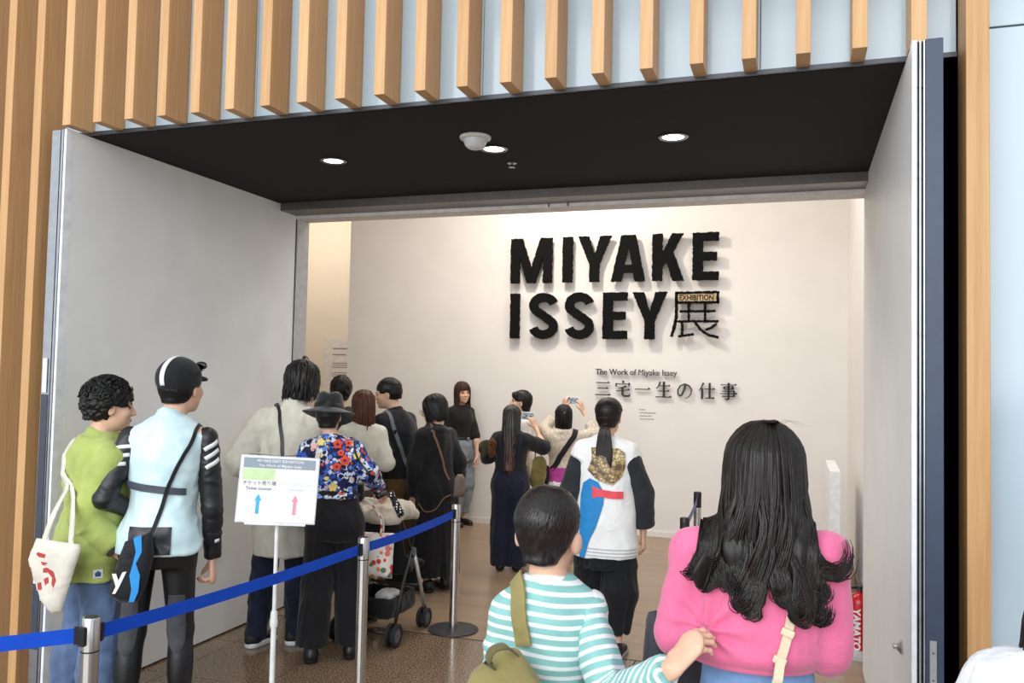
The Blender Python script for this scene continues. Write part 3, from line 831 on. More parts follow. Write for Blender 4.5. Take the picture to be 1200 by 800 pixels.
# ------------------------------------------------------------------ the figure
class Person:
    """figure built in its own frame: +y is where it faces, +x its right hand; base at the floor"""
    def __init__(s, label, x, y, phi, rho, H, female=True, lean=(0, 0), head=(0, 0, 0), sk=None, group=None, stance=0.095, feet=(0, 0), headoff=(0, 0, 0), name='person'):
        s.th = math.radians(phi+rho); s.rho = math.radians(rho)
        s.root = tag(empty(name, (x, y, 0), s.th), label, 'person', group)
        s.k = H/1.7; s.H = H; s.f = female; s.skin = sk or SKIN
        k = s.k; s.lean = np.array((lean[0], lean[1]))
        s.head_R = rotm(*[math.radians(a) for a in head])
        s.sh = (0.140 if female else 0.166)*k
        s.zs = 1.352*k
        l3 = np.array((*s.v(lean[0], lean[1], 0)[:2], 0))
        s.L = l3
        s.hc = np.array((0, 0.02, 1.585))*k+l3*1.15+s.v(*headoff)
        s.neck = np.array((0, -0.02, 1.42))*k+l3
        s.S = {1: np.array((s.sh, -0.015*k, s.zs))+l3, -1: np.array((-s.sh, -0.015*k, s.zs))+l3}
        st = stance*k
        s.hip = {q: np.array((q*0.082*k, 0, 0.88*k)) for q in (1, -1)}
        s.ank = {1: np.array((st, feet[0]*k-0.02, 0.085*k)), -1: np.array((-st, feet[1]*k-0.02, 0.085*k))}
        s.kne = {q: (s.hip[q]+s.ank[q])/2+np.array((0, 0.03*k, 0.0)) for q in (1, -1)}
        s.arm = {}
    def v(s, x, y, z):
        """viewer frame (x to the viewer's right, y away) -> own frame"""
        c, n = math.cos(-s.rho), math.sin(-s.rho)
        return np.array((c*x-n*y, n*x+c*y, z))
    def setarm(s, side, elbow=None, wrist=None, hand=None, palm=None, curl=0.45, view=True):
        """side +1 right / -1 left; points in the viewer frame"""
        k = s.k; S = s.S[side]
        g = (lambda p: s.v(*p)) if view else (lambda p: np.asarray(p, float))
        e = S+np.array((side*0.05, -0.03, -0.29))*k if elbow is None else g(elbow)
        w = e+np.array((side*0.01, 0.05, -0.24))*k if wrist is None else g(wrist)
        hd = (w-e) if hand is None else g(hand)
        hd = hd/np.linalg.norm(hd)
        pn = np.array((-side, 0.2, 0.0)) if palm is None else g(palm)
        pn = pn-hd*(pn @ hd); pn /= np.linalg.norm(pn)
        s.arm[side] = (S, e, w, hd, pn, curl)
    def torso_secs(s, infl=0.0, zlo=0.80, zhi=1.46):
        k = s.k
        if s.f: T = [(.78, 0, -.005, .150, .105), (.86, 0, -.01, .170, .118), (.93, 0, -.012, .165, .112), (1.02, 0, -.005, .138, .094), (1.09, 0, 0, .126, .088), (1.18, 0, .0, .138, .098), (1.27, 0, .004, .144, .110), (1.34, 0, -.004, .134, .096), (1.385, 0, -.012, .105, .076), (1.43, 0, -.018, .066, .058), (1.47, 0, -.018, .055, .052)]
        else: T = [(.78, 0, -.005, .155, .105), (.86, 0, -.01, .168, .118), (.93, 0, -.012, .162, .112), (1.02, 0, -.008, .148, .102), (1.09, 0, 0, .144, .1), (1.18, 0, .0, .156, .108), (1.27, 0, .002, .166, .116), (1.34, 0, -.006, .158, .102), (1.39, 0, -.014, .122, .080), (1.435, 0, -.02, .075, .064), (1.47, 0, -.018, .06, .056)]
        out = []
        for z, cx, cy, a, b in T:
            f = np.clip((z-0.9)/0.5, 0, 1)
            out.append((z*k, cx*k+s.L[0]*f, cy*k+s.L[1]*f, a*k+infl, b*k+infl))
        return out
    def hand_prims(s, F, side):
        k = s.k*(1.0 if s.f else 1.06); S, e, w, hd, pn, curl = s.arm[side]
        lat = np.cross(pn, hd)*side*-1
        pc = w+hd*0.048*k
        F.cone(w-hd*0.01*k, w+hd*0.075*k, 0.024*k, 0.031*k, 0.012, flat=(pn, 0.48))
        F.cone(w+hd*0.02*k, w+hd*0.080*k, 0.03*k, 0.038*k, 0.01, flat=(pn, 0.36))
        for i, (off, ln, r) in enumerate(((0.029, 0.070, 0.0086), (0.0095, 0.078, 0.0088), (-0.0100, 0.073, 0.0084), (-0.0285, 0.057, 0.0074))):
            p = w+hd*(0.080-0.006*(i == 3))*k+lat*off*k; a = curl*(0.55+0.07*i); pts = [p-hd*0.012*k]; d = hd.copy(); spread = lat*off*0.9
            rr = [r*1.05*k, r*k, r*.95*k, r*.9*k, r*.8*k]
            pts2 = [pts[0], p.copy()]; cur = p.copy(); ca = 0.0; base = (hd+spread)/np.linalg.norm(hd+spread)
            for seg in (0.46, 0.32, 0.22):
                ca += a; dd = base*math.cos(ca)+pn*math.sin(ca); cur = cur+dd*ln*seg*k; pts2.append(cur.copy())
            F.chain(pts2, rr, 0.0035)
        tb = w+hd*0.022*k+lat*0.026*k+pn*0.006*k
        td = hd*0.75+lat*0.62+pn*(0.25+0.25*curl); td /= np.linalg.norm(td)
        t1 = tb+td*0.034*k; td2 = td*0.7+hd*0.5-lat*0.35*curl+pn*0.3*curl; td2 /= np.linalg.norm(td2)
        t2 = t1+td2*0.028*k; t3 = t2+td2*0.02*k
        F.chain([w+hd*0.012*k+lat*0.012*k, tb, t1, t2, t3], [0.014*k, 0.0135*k, 0.0105*k, 0.0095*k, 0.007*k], 0.008)
    def body(s, hh=0.006, bh=0.013, hand_h=0.0045, face=False, ears=True, hands=(1, -1)):
        k = s.k; F = Field(); s.F = F
        for q in (1, -1):
            if q not in s.arm: s.setarm(q)
        F.tower(s.torso_secs(-0.012*k), 0.03)
        for q in (1, -1):
            h, n, a = s.hip[q], s.kne[q], s.ank[q]
            F.chain([h, n, a], [0.078*k, 0.05*k, 0.034*k], 0.03)
            F.ell(n*0.62+a*0.38+np.array((0, -0.018*k, 0)), (0.047*k, 0.05*k, 0.11*k), 0.03)
            F.cone(a+np.array((0, -0.02*k, -0.045*k)), a+np.array((q*0.012*k, 0.125*k, -0.06*k)), 0.032*k, 0.024*k, 0.03)
            S, e, w, hd, pn, curl = s.arm[q]
            F.cone(s.neck+np.array((q*0.035*k, 0, -0.012*k)), S, 0.030*k, 0.038*k, 0.04)
            F.chain([S, e, w], [0.046*k, 0.035*k, 0.0235*k], 0.03)
            m = e*0.7+w*0.3; F.ell(m, (0.036*k,)*3, 0.03)
            s.hand_prims(F, q)
        R = s.head_R; c = s.hc
        hp = lambda x, y, z: c+R @ (np.array((x, y, z))*k)
        F.cone(s.neck, hp(0, -0.022, -0.06), (0.05 if s.f else 0.057)*k, (0.046 if s.f else 0.053)*k, 0.02)
        s.head_prims(F)
        lo, hi = F.bounds()
        hb = (c-np.array((0.12, 0.14, 0.15))*k, c+np.array((0.12, 0.15, 0.15))*k)
        zc = c[2]-0.13*k
        boxes = [(lo-0.03, np.array((hi[0]+0.03, hi[1]+0.03, zc+0.012)), bh), (np.array((c[0]-0.13*k, c[1]-0.15*k, zc)), np.array((c[0]+0.13*k, c[1]+0.15*k, c[2]+0.15*k)), hh)]
        # the coarse box stops above the wrists where a fine box takes over
        for q in hands:
            S, e, w, hd, pn, curl = s.arm[q]; m = w+hd*0.075*k
            boxes.append((m-0.125*k, m+0.125*k, hand_h))
        s.build_boxes(F, boxes)
        if face: s.face()
    def build_boxes(s, F, boxes):
        parts = []
        lo0, hi0, h0 = boxes[0]
        V, Fc = F.net(h0, lo0, hi0)
        keep = np.ones(len(Fc), bool); cen = V[Fc].mean(1)
        for lo, hi, h in boxes[2:]:
            ins = np.all((cen > lo+h0*0.3) & (cen < hi-h0*0.3), 1); keep &= ~ins
        Fc = Fc[keep]; parts.append((V, Fc))
        for lo, hi, h in boxes[1:]: parts.append(F.net(h, lo, hi))
        Vs, Fs, n = [], [], 0
        for V, Fc in parts:
            if not len(Fc): continue
            Vs.append(V); Fs.append(Fc+n); n += len(V)
        V = np.concatenate(Vs); Fc = np.concatenate(Fs)
        use = np.unique(Fc); mp = np.full(len(V), -1); mp[use] = np.arange(len(use))
        s.body_o = mk('body', V[use], mp[Fc], s.skin, s.root, True)
    def head_prims(s, F):
        k = s.k; R = s.head_R; c = s.hc
        hp = lambda x, y, z: c+R @ (np.array((x, y, z))*k)
        E = lambda p, r, kk=0.02, op='u': F.ell(hp(*p), np.array(r)*k, kk, op, R)
        E((0, -.018, .035), (.075, .094, .084)); E((0, .03, -.025), (.062, .066, .085), .03); E((0, .03, -.072), (.05, .05, .042), .03)
        E((0, .075, -.098), (.021, .02, .018), .025); E((0, .074, .022), (.046, .018, .014), .02)
        for q in (1, -1):
            E((q*.038, .066, -.028), (.022, .022, .02), .02)
            E((q*.031, .099, .0), (.016, .014, .010), .014, 's')
            E((q*.0765, -.004, -.012), (.010, .019, .031), .012); E((q*.084, .004, -.010), (.005, .010, .018), .008, 's')
        F.cone(hp(0, .088, .012), hp(0, .111, -.028), .008*k, .0125*k, .014)
        for q in (1, -1): E((q*.011, .102, -.033), (.009, .01, .008), .008)
        E((0, .091, -.058), (.022, .012, .006), .008); E((0, .089, -.070), (.018, .012, .007), .008)
        E((0, .105, -.064), (.02, .006, .0018), .004, 's')
    def face(s, smile=False):
        k = s.k; R = s.head_R; c = s.hc
        hp = lambda x, y, z: c+R @ (np.array((x, y, z))*k)
        def el(nm, p, r, mat):
            F = Field(); F.ell((0, 0, 0), np.array(r)*k, 0); smesh(nm, F, min(r)*k*0.45, mat, s.root, xf=(R, hp(*p)), it=0)
        for q in (1, -1):
            el('eye', (q*.031, .082, .0), (.014, .0085, .0055), EYEM)
            el('eyebrow', (q*.032, .0885, .021), (.017, .006, .0035), BROWM)
        el('lips', (0, .095, -.064), (.023 if smile else .019, .009, .008), LIPM)
        if smile: el('teeth', (0, .0995, -.063), (.017, .0065, .0042), TEETH)
    # ---- clothing
    def top(s, name, mat, hem, infl=0.016, sleeve=1.0, sinfl=0.014, cuff=0.0, collar=None, h=0.009, folds=None, hemw=0.0, secs=None, shoulder=0.0, attr=None, sides=(1, -1), neckz=1.435, e=2.0):
        """hem in metres; sleeve 0..2 (1 = to the elbow, 2 = to the wrist)"""
        k = s.k; F = Field()
        T = [q for q in s.torso_secs(infl) if hem < q[0] < neckz*k]
        base = s.torso_secs(infl); A = np.array(base)
        it = lambda z: tuple(np.interp(z, A[:, 0], A[:, i]) for i in range(1, 5))
        b = it(max(hem, A[0, 0])); T = [(hem, b[0], b[1], b[2]+hemw, b[3]+hemw*0.8)]+T
        tb = it(neckz*k); T.append((neckz*k, tb[0], tb[1], tb[2]-infl*0.4, tb[3]-infl*0.4))
        if secs is not None: T = secs
        F.tower(T, 0.0, e=e)
        for q in sides:
            S, el, w, hd, pn, curl = s.arm[q]
            F.cone(s.neck+np.array((q*0.04*k, 0, -0.012*k)), S+np.array((q*shoulder, 0, 0)), 0.026*k+infl*.7, 0.042*k+sinfl*0.7, 0.04)
            if sleeve <= 0: continue
            Sx = S+np.array((q*shoulder, 0, 0))
            if sleeve <= 1:
                F.cone(Sx, Sx+(el-Sx)*sleeve, 0.043*k+sinfl*.75, (0.046-0.011*sleeve)*k+sinfl+cuff, 0.03, cut=True)
            else:
                t = sleeve-1; we = el+(w-el)*t
                F.chain([Sx, el, we], [0.043*k+sinfl*.75, 0.036*k+sinfl, (0.036-0.0125*t)*k+sinfl*0.9+cuff], 0.03, cut=True)
        if collar:
            cz, cr, ch = collar
            c0 = s.neck*0.0+np.array((s.L[0], s.L[1]-0.018*k, cz*k)); F.cone(c0, c0+np.array((0, 0.012*k, ch)), cr*k+0.01, cr*k, 0.015, cut=True)
        setattr(s, 'G_'+name, F)
        s.last = F
        return smesh(name, F, h, mat, s.root, folds=folds, attr=attr)
    def trousers(s, mat, waist=1.03, hemz=0.05, thigh=0.012, knee=0.014, hem=0.014, h=0.010, folds=None, name='trousers', split=True):
        k = s.k; F = Field()
        A = np.array(s.torso_secs(thigh)); T = [q for q in s.torso_secs(thigh) if 0.77*k < q[0] < waist*k-.01]
        T.append((waist*k, *[np.interp(waist*k, A[:, 0], A[:, i]) for i in range(1, 5)]))
        F.tower(T, 0.02)
        for q in (1, -1):
            hp_, n, a = s.hip[q], s.kne[q], s.ank[q]
            d = (a-n)/np.linalg.norm(a-n); t = (n[2]-hemz)/max(1e-6, n[2]-a[2]); end = n+(a-n)*t
            F.cone(hp_, n, 0.078*k+thigh, 0.052*k+knee, 0.025)
            F.cone(n, end, 0.052*k+knee, 0.036*k+hem, 0.02, cut=True)
            F.ell(n*0.62+a*0.38+np.array((0, -0.016*k, 0)), np.array((0.048*k, 0.052*k, 0.12*k))+knee*0.8, 0.03)
        F.half((0, 0, hemz), (0, 0, -1))
        s.G_trousers = F
        return smesh(name, F, h, mat, s.root, folds=folds)
    def skirt(s, name, mat, secs, h=0.010, folds=None, e=2.0):
        F = Field(); F.tower(secs, 0, e=e); setattr(s, 'G_'+name, F)
        return smesh(name, F, h, mat, s.root, folds=folds)
    def shoes(s, mat, sole=None, soleh=0.022, h=0.008, heel=0.0, yaw=0.0):
        k = s.k
        for q in (1, -1):
            a = s.ank[q]; F = Field(); R = rotm(-q*0.12+yaw)
            p = lambda x, y, z: np.array((a[0], a[1], 0))+R @ (np.array((x, y, 0))*k)+np.array((0, 0, z*k))
            F.ell(p(0, -0.03, 0.045+heel), np.array((0.036, 0.045, 0.05))*k, 0.02, R=R)
            F.cone(p(0, -0.02, 0.05+heel), p(q*0.004, 0.125, 0.036), 0.04*k, 0.036*k, 0.03, flat=((0, 0, 1), 0.75))
            F.cone(p(0, -0.025, 0.05), p(0, -0.02, 0.105), 0.042*k, 0.043*k, 0.02, cut=True)
            F.half((0, 0, soleh*0.4), (0, 0, -1)) if False else None
            F._add(lambda P: 0.004-P[..., 2], (-9,)*3, (9,)*3, 0, 'i')
            o = smesh('shoe', F, h, mat, s.root)
            if sole is not None:
                G = Field()
                G.cone(p(0, -0.03, soleh*0.5/k), p(q*0.006, 0.125, soleh*0.5/k), 0.045*k, 0.041*k, 0.0)
                G._add(lambda P: np.abs(P[..., 2]-soleh*0.5)-soleh*0.5, (-9,)*3, (9,)*3, 0, 'i')
                smesh('sole', G, h*0.75, sole, o, it=0)
    def hair(s, fld, mat, h=0.006, folds=None, name='hair', it=1, extra=None):
        R = s.head_R*1.0
        return smesh(name, fld, h, mat, s.root, folds=folds, xf=(R*s.k, s.hc), it=it)
    def locks(s, curves, mat, parent=None, name='hair_lock', n=9, sides=6, flat=0.45, avoid=None, off=0.008, tip=0.08):
        """curves: list of (points in head frame, width) -> one mesh of tapered flattened locks"""
        Vs = []; Fs = []; cnt = 0
        PP = np.stack([spline(pts, n) for pts, w in curves])
        if avoid is not None:
            W = PP.reshape(-1, 3) @ (s.head_R*s.k).T+s.hc; W, _ = hug(avoid, W, off, 3, pull=False); PP = (((W-s.hc) @ s.head_R)/s.k).reshape(PP.shape)
        ready = iter(PP)
        for pts, w in curves:
            P = next(ready)
            T = np.gradient(P, axis=0); T /= np.linalg.norm(T, axis=1, keepdims=True)+1e-9
            out = P-np.array((0, -0.02, 0.0)); out = out-(out*T).sum(1, keepdims=True)*T; out /= np.linalg.norm(out, axis=1, keepdims=True)+1e-9
            S = np.cross(T, out); t = np.linspace(0, 1, n); wd = w*np.interp(t, [0, .12, .6, .85, 1], [0.45, 1, 0.9, .6, tip])
            a = np.linspace(0, 2*np.pi, sides, endpoint=False)
            ring = P[:, None]+wd[:, None, None]*(np.cos(a)[None, :, None]*S[:, None]+flat*np.sin(a)[None, :, None]*out[:, None])
            Vs.append(ring.reshape(-1, 3)); i = np.arange(n-1)[:, None]*sides; j = np.arange(sides)[None]; j2 = (j+1) % sides
            Fs.append(np.stack([i+j, i+j2, i+sides+j2, i+sides+j], -1).reshape(-1, 4)+cnt); cnt += n*sides
        V = np.concatenate(Vs) @ (s.head_R*s.k).T+s.hc
        return mk(name, V, np.concatenate(Fs)[:, ::-1], mat, s.root if parent is None else parent, True)
# hair shapes, in the head frame (metres for a 1.7 m person)
def hair_cap(th=0.014, nape=-0.075, front=0.045, ear=True, side=-0.03):
    F = Field()
    F.ell((0, -.020, .035), (.075+th, .094+th, .086+th), 0)
    F.cone((0, -.050, -.02), (0, -.055, nape+.015), .064+th*.6, .05+th*.6, .03)
    # free the face and the ears
    F.ell((0, .115, -.055), (.085, .075, .055+front), .012, 's')
    F.rbox((0, .08, -.12), (.2, .075, .12), .02, .015, 's')
    if ear:
        for q in (1, -1): F.ell((q*.085, .008, side-.02), (.03, .03, .055), .012, 's')
    F._add(lambda P: nape-P[..., 2]+0*P[..., 0], (-9,)*3, (9,)*3, .01, 'i')
    return F
def scalp(az, el, r=1.0, th=0.012):
    """point on the hair shell: az from the back of the head (0) to each side, el height"""
    a = math.radians(az); e = math.radians(el)
    return np.array((math.sin(a)*math.cos(e)*(.075+th)*r, -.02-math.cos(a)*math.cos(e)*(.094+th)*r, .035+math.sin(e)*(.086+th)*r))
# ------------------------------------------------------------------ people
D2 = math.radians
def fall(az, el0, L, out=0.0, sway=0.0, curl=0.0, th=0.014, jit=0.006, fwd=0.0, wave=0.0):
    """a lock that starts high on the head, follows the shell and then hangs to z = -L"""
    j = lambda: random.uniform(-jit, jit)
    pts = [scalp(az, el0, th=th)]
    for e in (max(el0-25, 35), 20, -5):
        if e < el0: pts.append(scalp(az+sway*3, e, th=th)+np.array((j(), j(), 0)))
    b = scalp(az, -5, th=th); n = 4
    for i in range(1, n+1):
        t = i/n; z = b[2]+(-L-b[2])*t; w = wave*math.sin(t*5+az*.07)
        pts.append(np.array((b[0]*(1+out*t)+sway*t*.05+j()+w, b[1]*(1-.15*t)+j()-fwd*t-.0*t, z)))
    if curl:
        e = pts[-1].copy(); d = np.array((math.sin(D2(az)), -math.cos(D2(az))*.6, 0))
        pts[-1] = e+d*curl*.5; pts.append(e+d*curl*1.2+np.array((0, 0, .012)))
    return pts
def hair_long(L, w=0.088, d=0.05, th=0.016, wl=None, cy=-0.055, front=0.045):
    F = hair_cap(th, -0.1, front, ear=False); F.p.pop()
    wl = wl or w*0.9
    F.tower([(-L, 0, cy, wl*.75, d*.6), (-L*.75, 0, cy, wl, d*.8), (-L*.4, 0, cy-.005, w, d), (-.05, 0, cy, w*.98, d+.008), (.04, 0, -.035, w*.9, .07)], 0.02)
    return F

# --- young man in green sweatshirt
p = Person('person in lime green sweatshirt and blue trousers carrying a canvas tote', -3.115, 3.15, 44.0, -72, 1.615, False, lean=(.035, .0), head=(-12, -4, 0), feet=(.05, -.04))
P_green = p
p.setarm(1, (-.03, -.15, 1.02), (.10, -.17, .87), hand=(.7, .1, -.5), palm=(0, 1, 0))
p.setarm(-1, (.02, .2, 1.02), (.16, .2, .95))
p.body(0.0045, 0.014, 0.005, face=True)
p.trousers(cloth('blue_grey_trousers', (92, 112, 146), var=.15), .97, 0.03, .008, .035, .045, folds=folds_gen(.009, (14, 14, 4), 3))
GREENC = cloth('lime_sweatshirt', (172, 184, 102), var=.06)
p.top('sweatshirt', GREENC, .72, .034, 1.92, .030, .004, collar=(1.40, .062, .065), h=.0085, hemw=.008, shoulder=.01, folds=folds_gen(.010, (7, 7, 5), 4, .003, (20, 20, 14)))
CUFF = cloth('dark_brown_cuff', (62, 50, 44))
for q in (1,):
    S, e, w, hd, pn, c = p.arm[q]; F = Field(); F.cone(e+(w-e)*.86, e+(w-e)*1.06, .052, .047, 0, cut=True); smesh('cuff', F, .006, CUFF, p.root)
b = decal('hem_badge', p.G_sweatshirt, [(.015, .745), (.055, .745), (.055, .785), (.015, .785)], plain('white_patch', (230, 232, 236), .7), p.root, .003, .01, -1, ang=-p.rho)
decal('badge_print', p.G_sweatshirt, [(.024, .752), (.046, .752), (.048, .768), (.035, .78), (.022, .768)], plain('navy_print', (60, 84, 130), .7), p.root, .0045, .01, -1, ang=-p.rho)
p.shoes(plain('grey_sneaker', (90, 92, 96), .7), plain('white_rubber', (225, 225, 225), .6))
F = hair_cap(.026, -.070, .030); p.hair(F, H_BLACK, .0055, folds=lambda V: .008*vnoise(V*95)+.006*vnoise(V*48+3))
cv = []
for i in range(260):
    az = random.uniform(-165, 165); el = random.uniform(5 if abs(az) < 100 else 30, 88); c = scalp(az, el, 1.0, .022); r = random.uniform(.008, .014); ph = random.uniform(0, 6.3)
    nrm = (c-np.array((0, -.02, .03))); nrm /= np.linalg.norm(nrm); u = np.cross(nrm, (0.3, 0.2, 1)); u /= np.linalg.norm(u); v_ = np.cross(nrm, u)
    cv.append(([c+nrm*(.002+.003*k)+r*(math.cos(ph+k*1.1)*u+math.sin(ph+k*1.1)*v_) for k in range(6)], random.uniform(.0035, .006)))
p.locks(cv, H_BLACK, n=9, sides=5, flat=.9)

# --- cyclist
p = Person('person in black striped cap and pale mint vest with black arm sleeves', -2.77, 3.20, 40.5, -14, 1.72, False, lean=(.03, .02), head=(-24, 2, 0), stance=.12, headoff=(.035, 0, 0), feet=(.02, -.03))
P_cyc = p
p.setarm(1, (.225, -.03, 1.04), (.236, .04, .80), hand=(.05, .1, -1), palm=(-1, .2, 0), curl=1.25)
p.setarm(-1, (-.235, -.02, 1.10), (-.06, .16, 1.0))
p.body(0.0045, 0.013, 0.0035)
BLK_LY = M('black_cycling_lycra', (22, 23, 26), .42, spec=.5); BLK_LY.bump(BLK_LY.noise(BLK_LY.coord(), 300, 2), .1, .001); BLK_LY = BLK_LY.m
p.trousers(BLK_LY, .94, .10, .004, .004, .004, h=.009)
SHEER = cloth('sheer_grey_mesh', (74, 74, 78), var=.1)
for q in (1, -1):
    n, a = p.kne[q], p.ank[q]
    P_, N_ = hug(p.G_trousers, spline([(n[0], n[1]-.12, .66), (n[0]-.004, n[1]-.12, .56), (n[0]-.006, n[1]-.12, .48), (n[0]-.004, n[1]-.12, .41)], 24), .0015, 6)
    V, Fc = ribbon(P_, N_, np.interp(np.linspace(0, 1, 24), [0, .5, .8, 1], [.07, .085, .07, .012]), .0015); mk('mesh_panel', V, Fc, SHEER, p.root, True)
F = Field()
for q in (1, -1):
    S, e, w, hd, pn, c = p.arm[q]
    F = Field(); F.chain([S, e, e+(w-e)*.97], [.053, .047, .038], .02, cut=True)
    o = smesh('arm_sleeve', F, .007, BLK_LY, p.root, folds=folds_gen(.003, (14, 14, 22), 5))
    d = (e-S)/np.linalg.norm(e-S); WST = plain('white_stripe', (232, 234, 238), .6)
    if q == 1:
        back = p.v(0.35, -1, 0); lat = np.cross(d, back); lat /= np.linalg.norm(lat)
        for i, tt in enumerate((.10, .24, .38)):
            pts = [S+d*(tt*.30-.02+.035*u)+lat*(.05*(u-.5)*1.6)+back*.05 for u in np.linspace(0, 1, 8)]
            P_, N_ = hug(F, np.array(pts), .001, 6); V, Fc = ribbon(P_, N_, .019, .002); mk('sleeve_stripe', V, Fc, WST, o, True)
        pts = [e+(w-e)*.62+back*.04+lat*(.012*(u-.5)) for u in np.linspace(-1, 1, 4)]
        P_, N_ = hug(F, np.array(pts), .001, 6); V, Fc = ribbon(P_, N_, .016, .0015); mk('sleeve_logo', V, Fc, WST, o, True)
    else:
        back = p.v(-.2, -1, 0); lat = np.cross(d, back); lat /= np.linalg.norm(lat)
        for i, tt in enumerate((.08, .22, .36)):
            pts = [S+d*(tt*.30+.03*u)+lat*(.05*(u-.5)*1.4)+back*.05 for u in np.linspace(0, 1, 8)]
            P_, N_ = hug(F, np.array(pts), .001, 6); V, Fc = ribbon(P_, N_, .017, .002); mk('sleeve_stripe', V, Fc, WST, o, True)
MINT = M('pale_mint_shell', (206, 232, 236), .38, spec=.5); MINT.base(MINT.ramp(MINT.noise(MINT.coord(), 9, 3), ((.3, (196, 224, 230)), (.7, (216, 238, 240))))); MINT.b.inputs['Sheen Weight'].default_value = .2; MINT = MINT.m
vs = [(z, cx, cy, a*.88+.014, b*.98+.016) for z, cx, cy, a, b in p.torso_secs() if .9 < z < 1.44]
vs = [(z, cx, cy, max(a, .178 if z < 1.0 else a), max(b, .132 if z < 1.0 else b)) for z, cx, cy, a, b in vs]
vs = [(.855, 0, -.01, .184, .136)]+vs+[(1.462, p.L[0], p.L[1]-.02, .078, .07)]
p.top('vest', MINT, .86, .014, 0, .014, .004, collar=(1.42, .058, .060), h=.008, secs=vs, shoulder=-.022, folds=folds_gen(.007, (8, 8, 7), 6, .003, (24, 24, 18)))
ba = math.radians(0)
decal('chest_band', p.G_vest, [(-.17, 1.185), (.13, 1.150), (.13, 1.118), (-.17, 1.150)], plain('slate_band', (74, 78, 90), .5), p.root, .009, .01, -1)
decal('back_pocket', p.G_vest, [(-.10, .865), (.085, .865), (.085, .985), (-.10, .985)], plain('black_pocket', (26, 27, 32), .35), p.root, .008, .012, -1)
p.shoes(plain('black_shoe', (26, 26, 28), .5), plain('dark_sole', (40, 40, 40), .6))
F = hair_cap(.012, -.07, .02); p.hair(F, H_BLACK, .006, folds=lambda V: .002*vnoise(V*120))
CAPB = cloth('black_cap_fabric', (28, 29, 33), .8)
F = Field(); F.ell((0, -.026, .045), (.094, .115, .098), 0); F.half((0, -.02, -.012), (0, .28, -1)); Fcap = F
o = p.hair(F, CAPB, .005, name='cap')
F = Field(); F.ell((0, .08, .034), (.07, .06, .02), 0); F.ell((0, .08, .012), (.08, .075, .02), .005, 's'); p.hair(F, CAPB, .005, name='cap_peak').parent = o
pts = np.array([(.0, -.16*math.cos(t)-.02, .045+.13*math.sin(t)) for t in np.linspace(-.35, 2.2, 26)])
P_, N_ = hug(Fcap, pts, .0015, 8); V, Fc = ribbon(P_, N_, .024, .0015); V = V @ (p.head_R*p.k).T+p.hc; mk('cap_stripe', V, Fc, plain('white_cap_stripe', (236, 236, 238), .7), o, True)
# sunglasses pushed up on the cap
sg = tag(empty('sunglasses', p.root.location, p.th), 'dark sunglasses pushed up on the black cycling cap', 'sunglasses')
GLS = plain('black_gloss_lens', (14, 14, 16), .12)
for q in (1, -1):
    F = Field(); F.ell((q*.036, .088, .100), (.033, .014, .021), 0); smesh('lens', F, .004, GLS, sg, xf=(p.head_R*p.k, p.hc))
    P_ = np.array([(q*.066, .085, .105), (q*.088, .05, .095), (q*.098, .0, .075), (q*.098, -.04, .06)])
    mb = MB().tube([p.hc+p.head_R @ (a*p.k) for a in spline(P_, 10)], .0035, 6); mb.build('temple', GLS, sg, True)
mb = MB().tube([p.hc+p.head_R @ (np.array(a)*p.k) for a in ((-.012, .10, .106), (0, .103, .108), (.012, .10, .106))], .003, 6); mb.build('bridge', GLS, sg, True)

# --- long beige coat
p = Person('person in long beige coat and dark jeans beside the left door leaf', -3.05, 4.612, 33.6, -22, 1.735, False, lean=(.05, .04), head=(-4, -8, 0), stance=.11, headoff=(.035, 0, 0), feet=(.03, -.06))
P_coat = p
p.setarm(-1, (-.275, .0, 1.12), (-.16, .22, 1.0)); p.setarm(1, (.23, .05, 1.12), (.15, .25, 1.05))
p.body(0.006, 0.014, 0.006)
p.trousers(cloth('indigo_jeans', (28, 34, 54), var=.3), .95, .06, .012, .022, .03, folds=folds_gen(.006, (16, 16, 9), 8))
COATM = cloth('beige_cotton_coat', (214, 210, 196), var=.06)
k = p.k; L = p.L
secs = [(.55, 0, -.005, .175, .135), (.75, 0, -.008, .182, .142), (.95, 0, -.008, .182, .138), (1.1, L[0]*.4, L[1]*.4, .180, .134), (1.28, L[0]*.8, L[1]*.8, .195, .138), (1.38, L[0], L[1]-.01, .185, .112), (1.44, L[0], L[1]-.02, .115, .08), (1.475, L[0], L[1]-.02, .075, .068)]
p.top('coat', COATM, .55, .03, 1.95, .034, .004, collar=(1.43, .066, .05), h=.009, secs=secs, shoulder=.015, folds=folds_gen(.011, (8, 8, 3.5), 9, .003, (22, 22, 12)))
P_, N_ = hug(p.G_coat, spline([(-.18, -.12, 1.19), (-.08, -.2, 1.185), (.05, -.2, 1.18), (.17, -.12, 1.185)], 24), .006, 6); V, Fc = ribbon(P_, N_, .008, .002); mk('yoke_seam', V, Fc, COATM, p.root, True)
p.shoes(plain('black_sneaker', (26, 26, 28), .6), plain('white_sneaker_sole', (232, 232, 232), .5), soleh=.036, yaw=-.55)
F = hair_cap(.028, -.115, .05, ear=False); p.hair(F, H_BLACK, .007, folds=lambda V: .006*vnoise(V*np.array((50, 50, 9))))
p.locks([(fall(az, random.uniform(40, 80), random.uniform(.09, .135), out=.05, jit=.008, th=.028), random.uniform(.008, .013)) for az in np.linspace(-125, 125, 90)]+[([scalp(a, 84, th=.03), scalp(a+20, 88, th=.05), scalp(a+60, 80, th=.045), scalp(a+80, 70, th=.03)], .005) for a in (-40, -20, 10, 60)], H_BLACK)

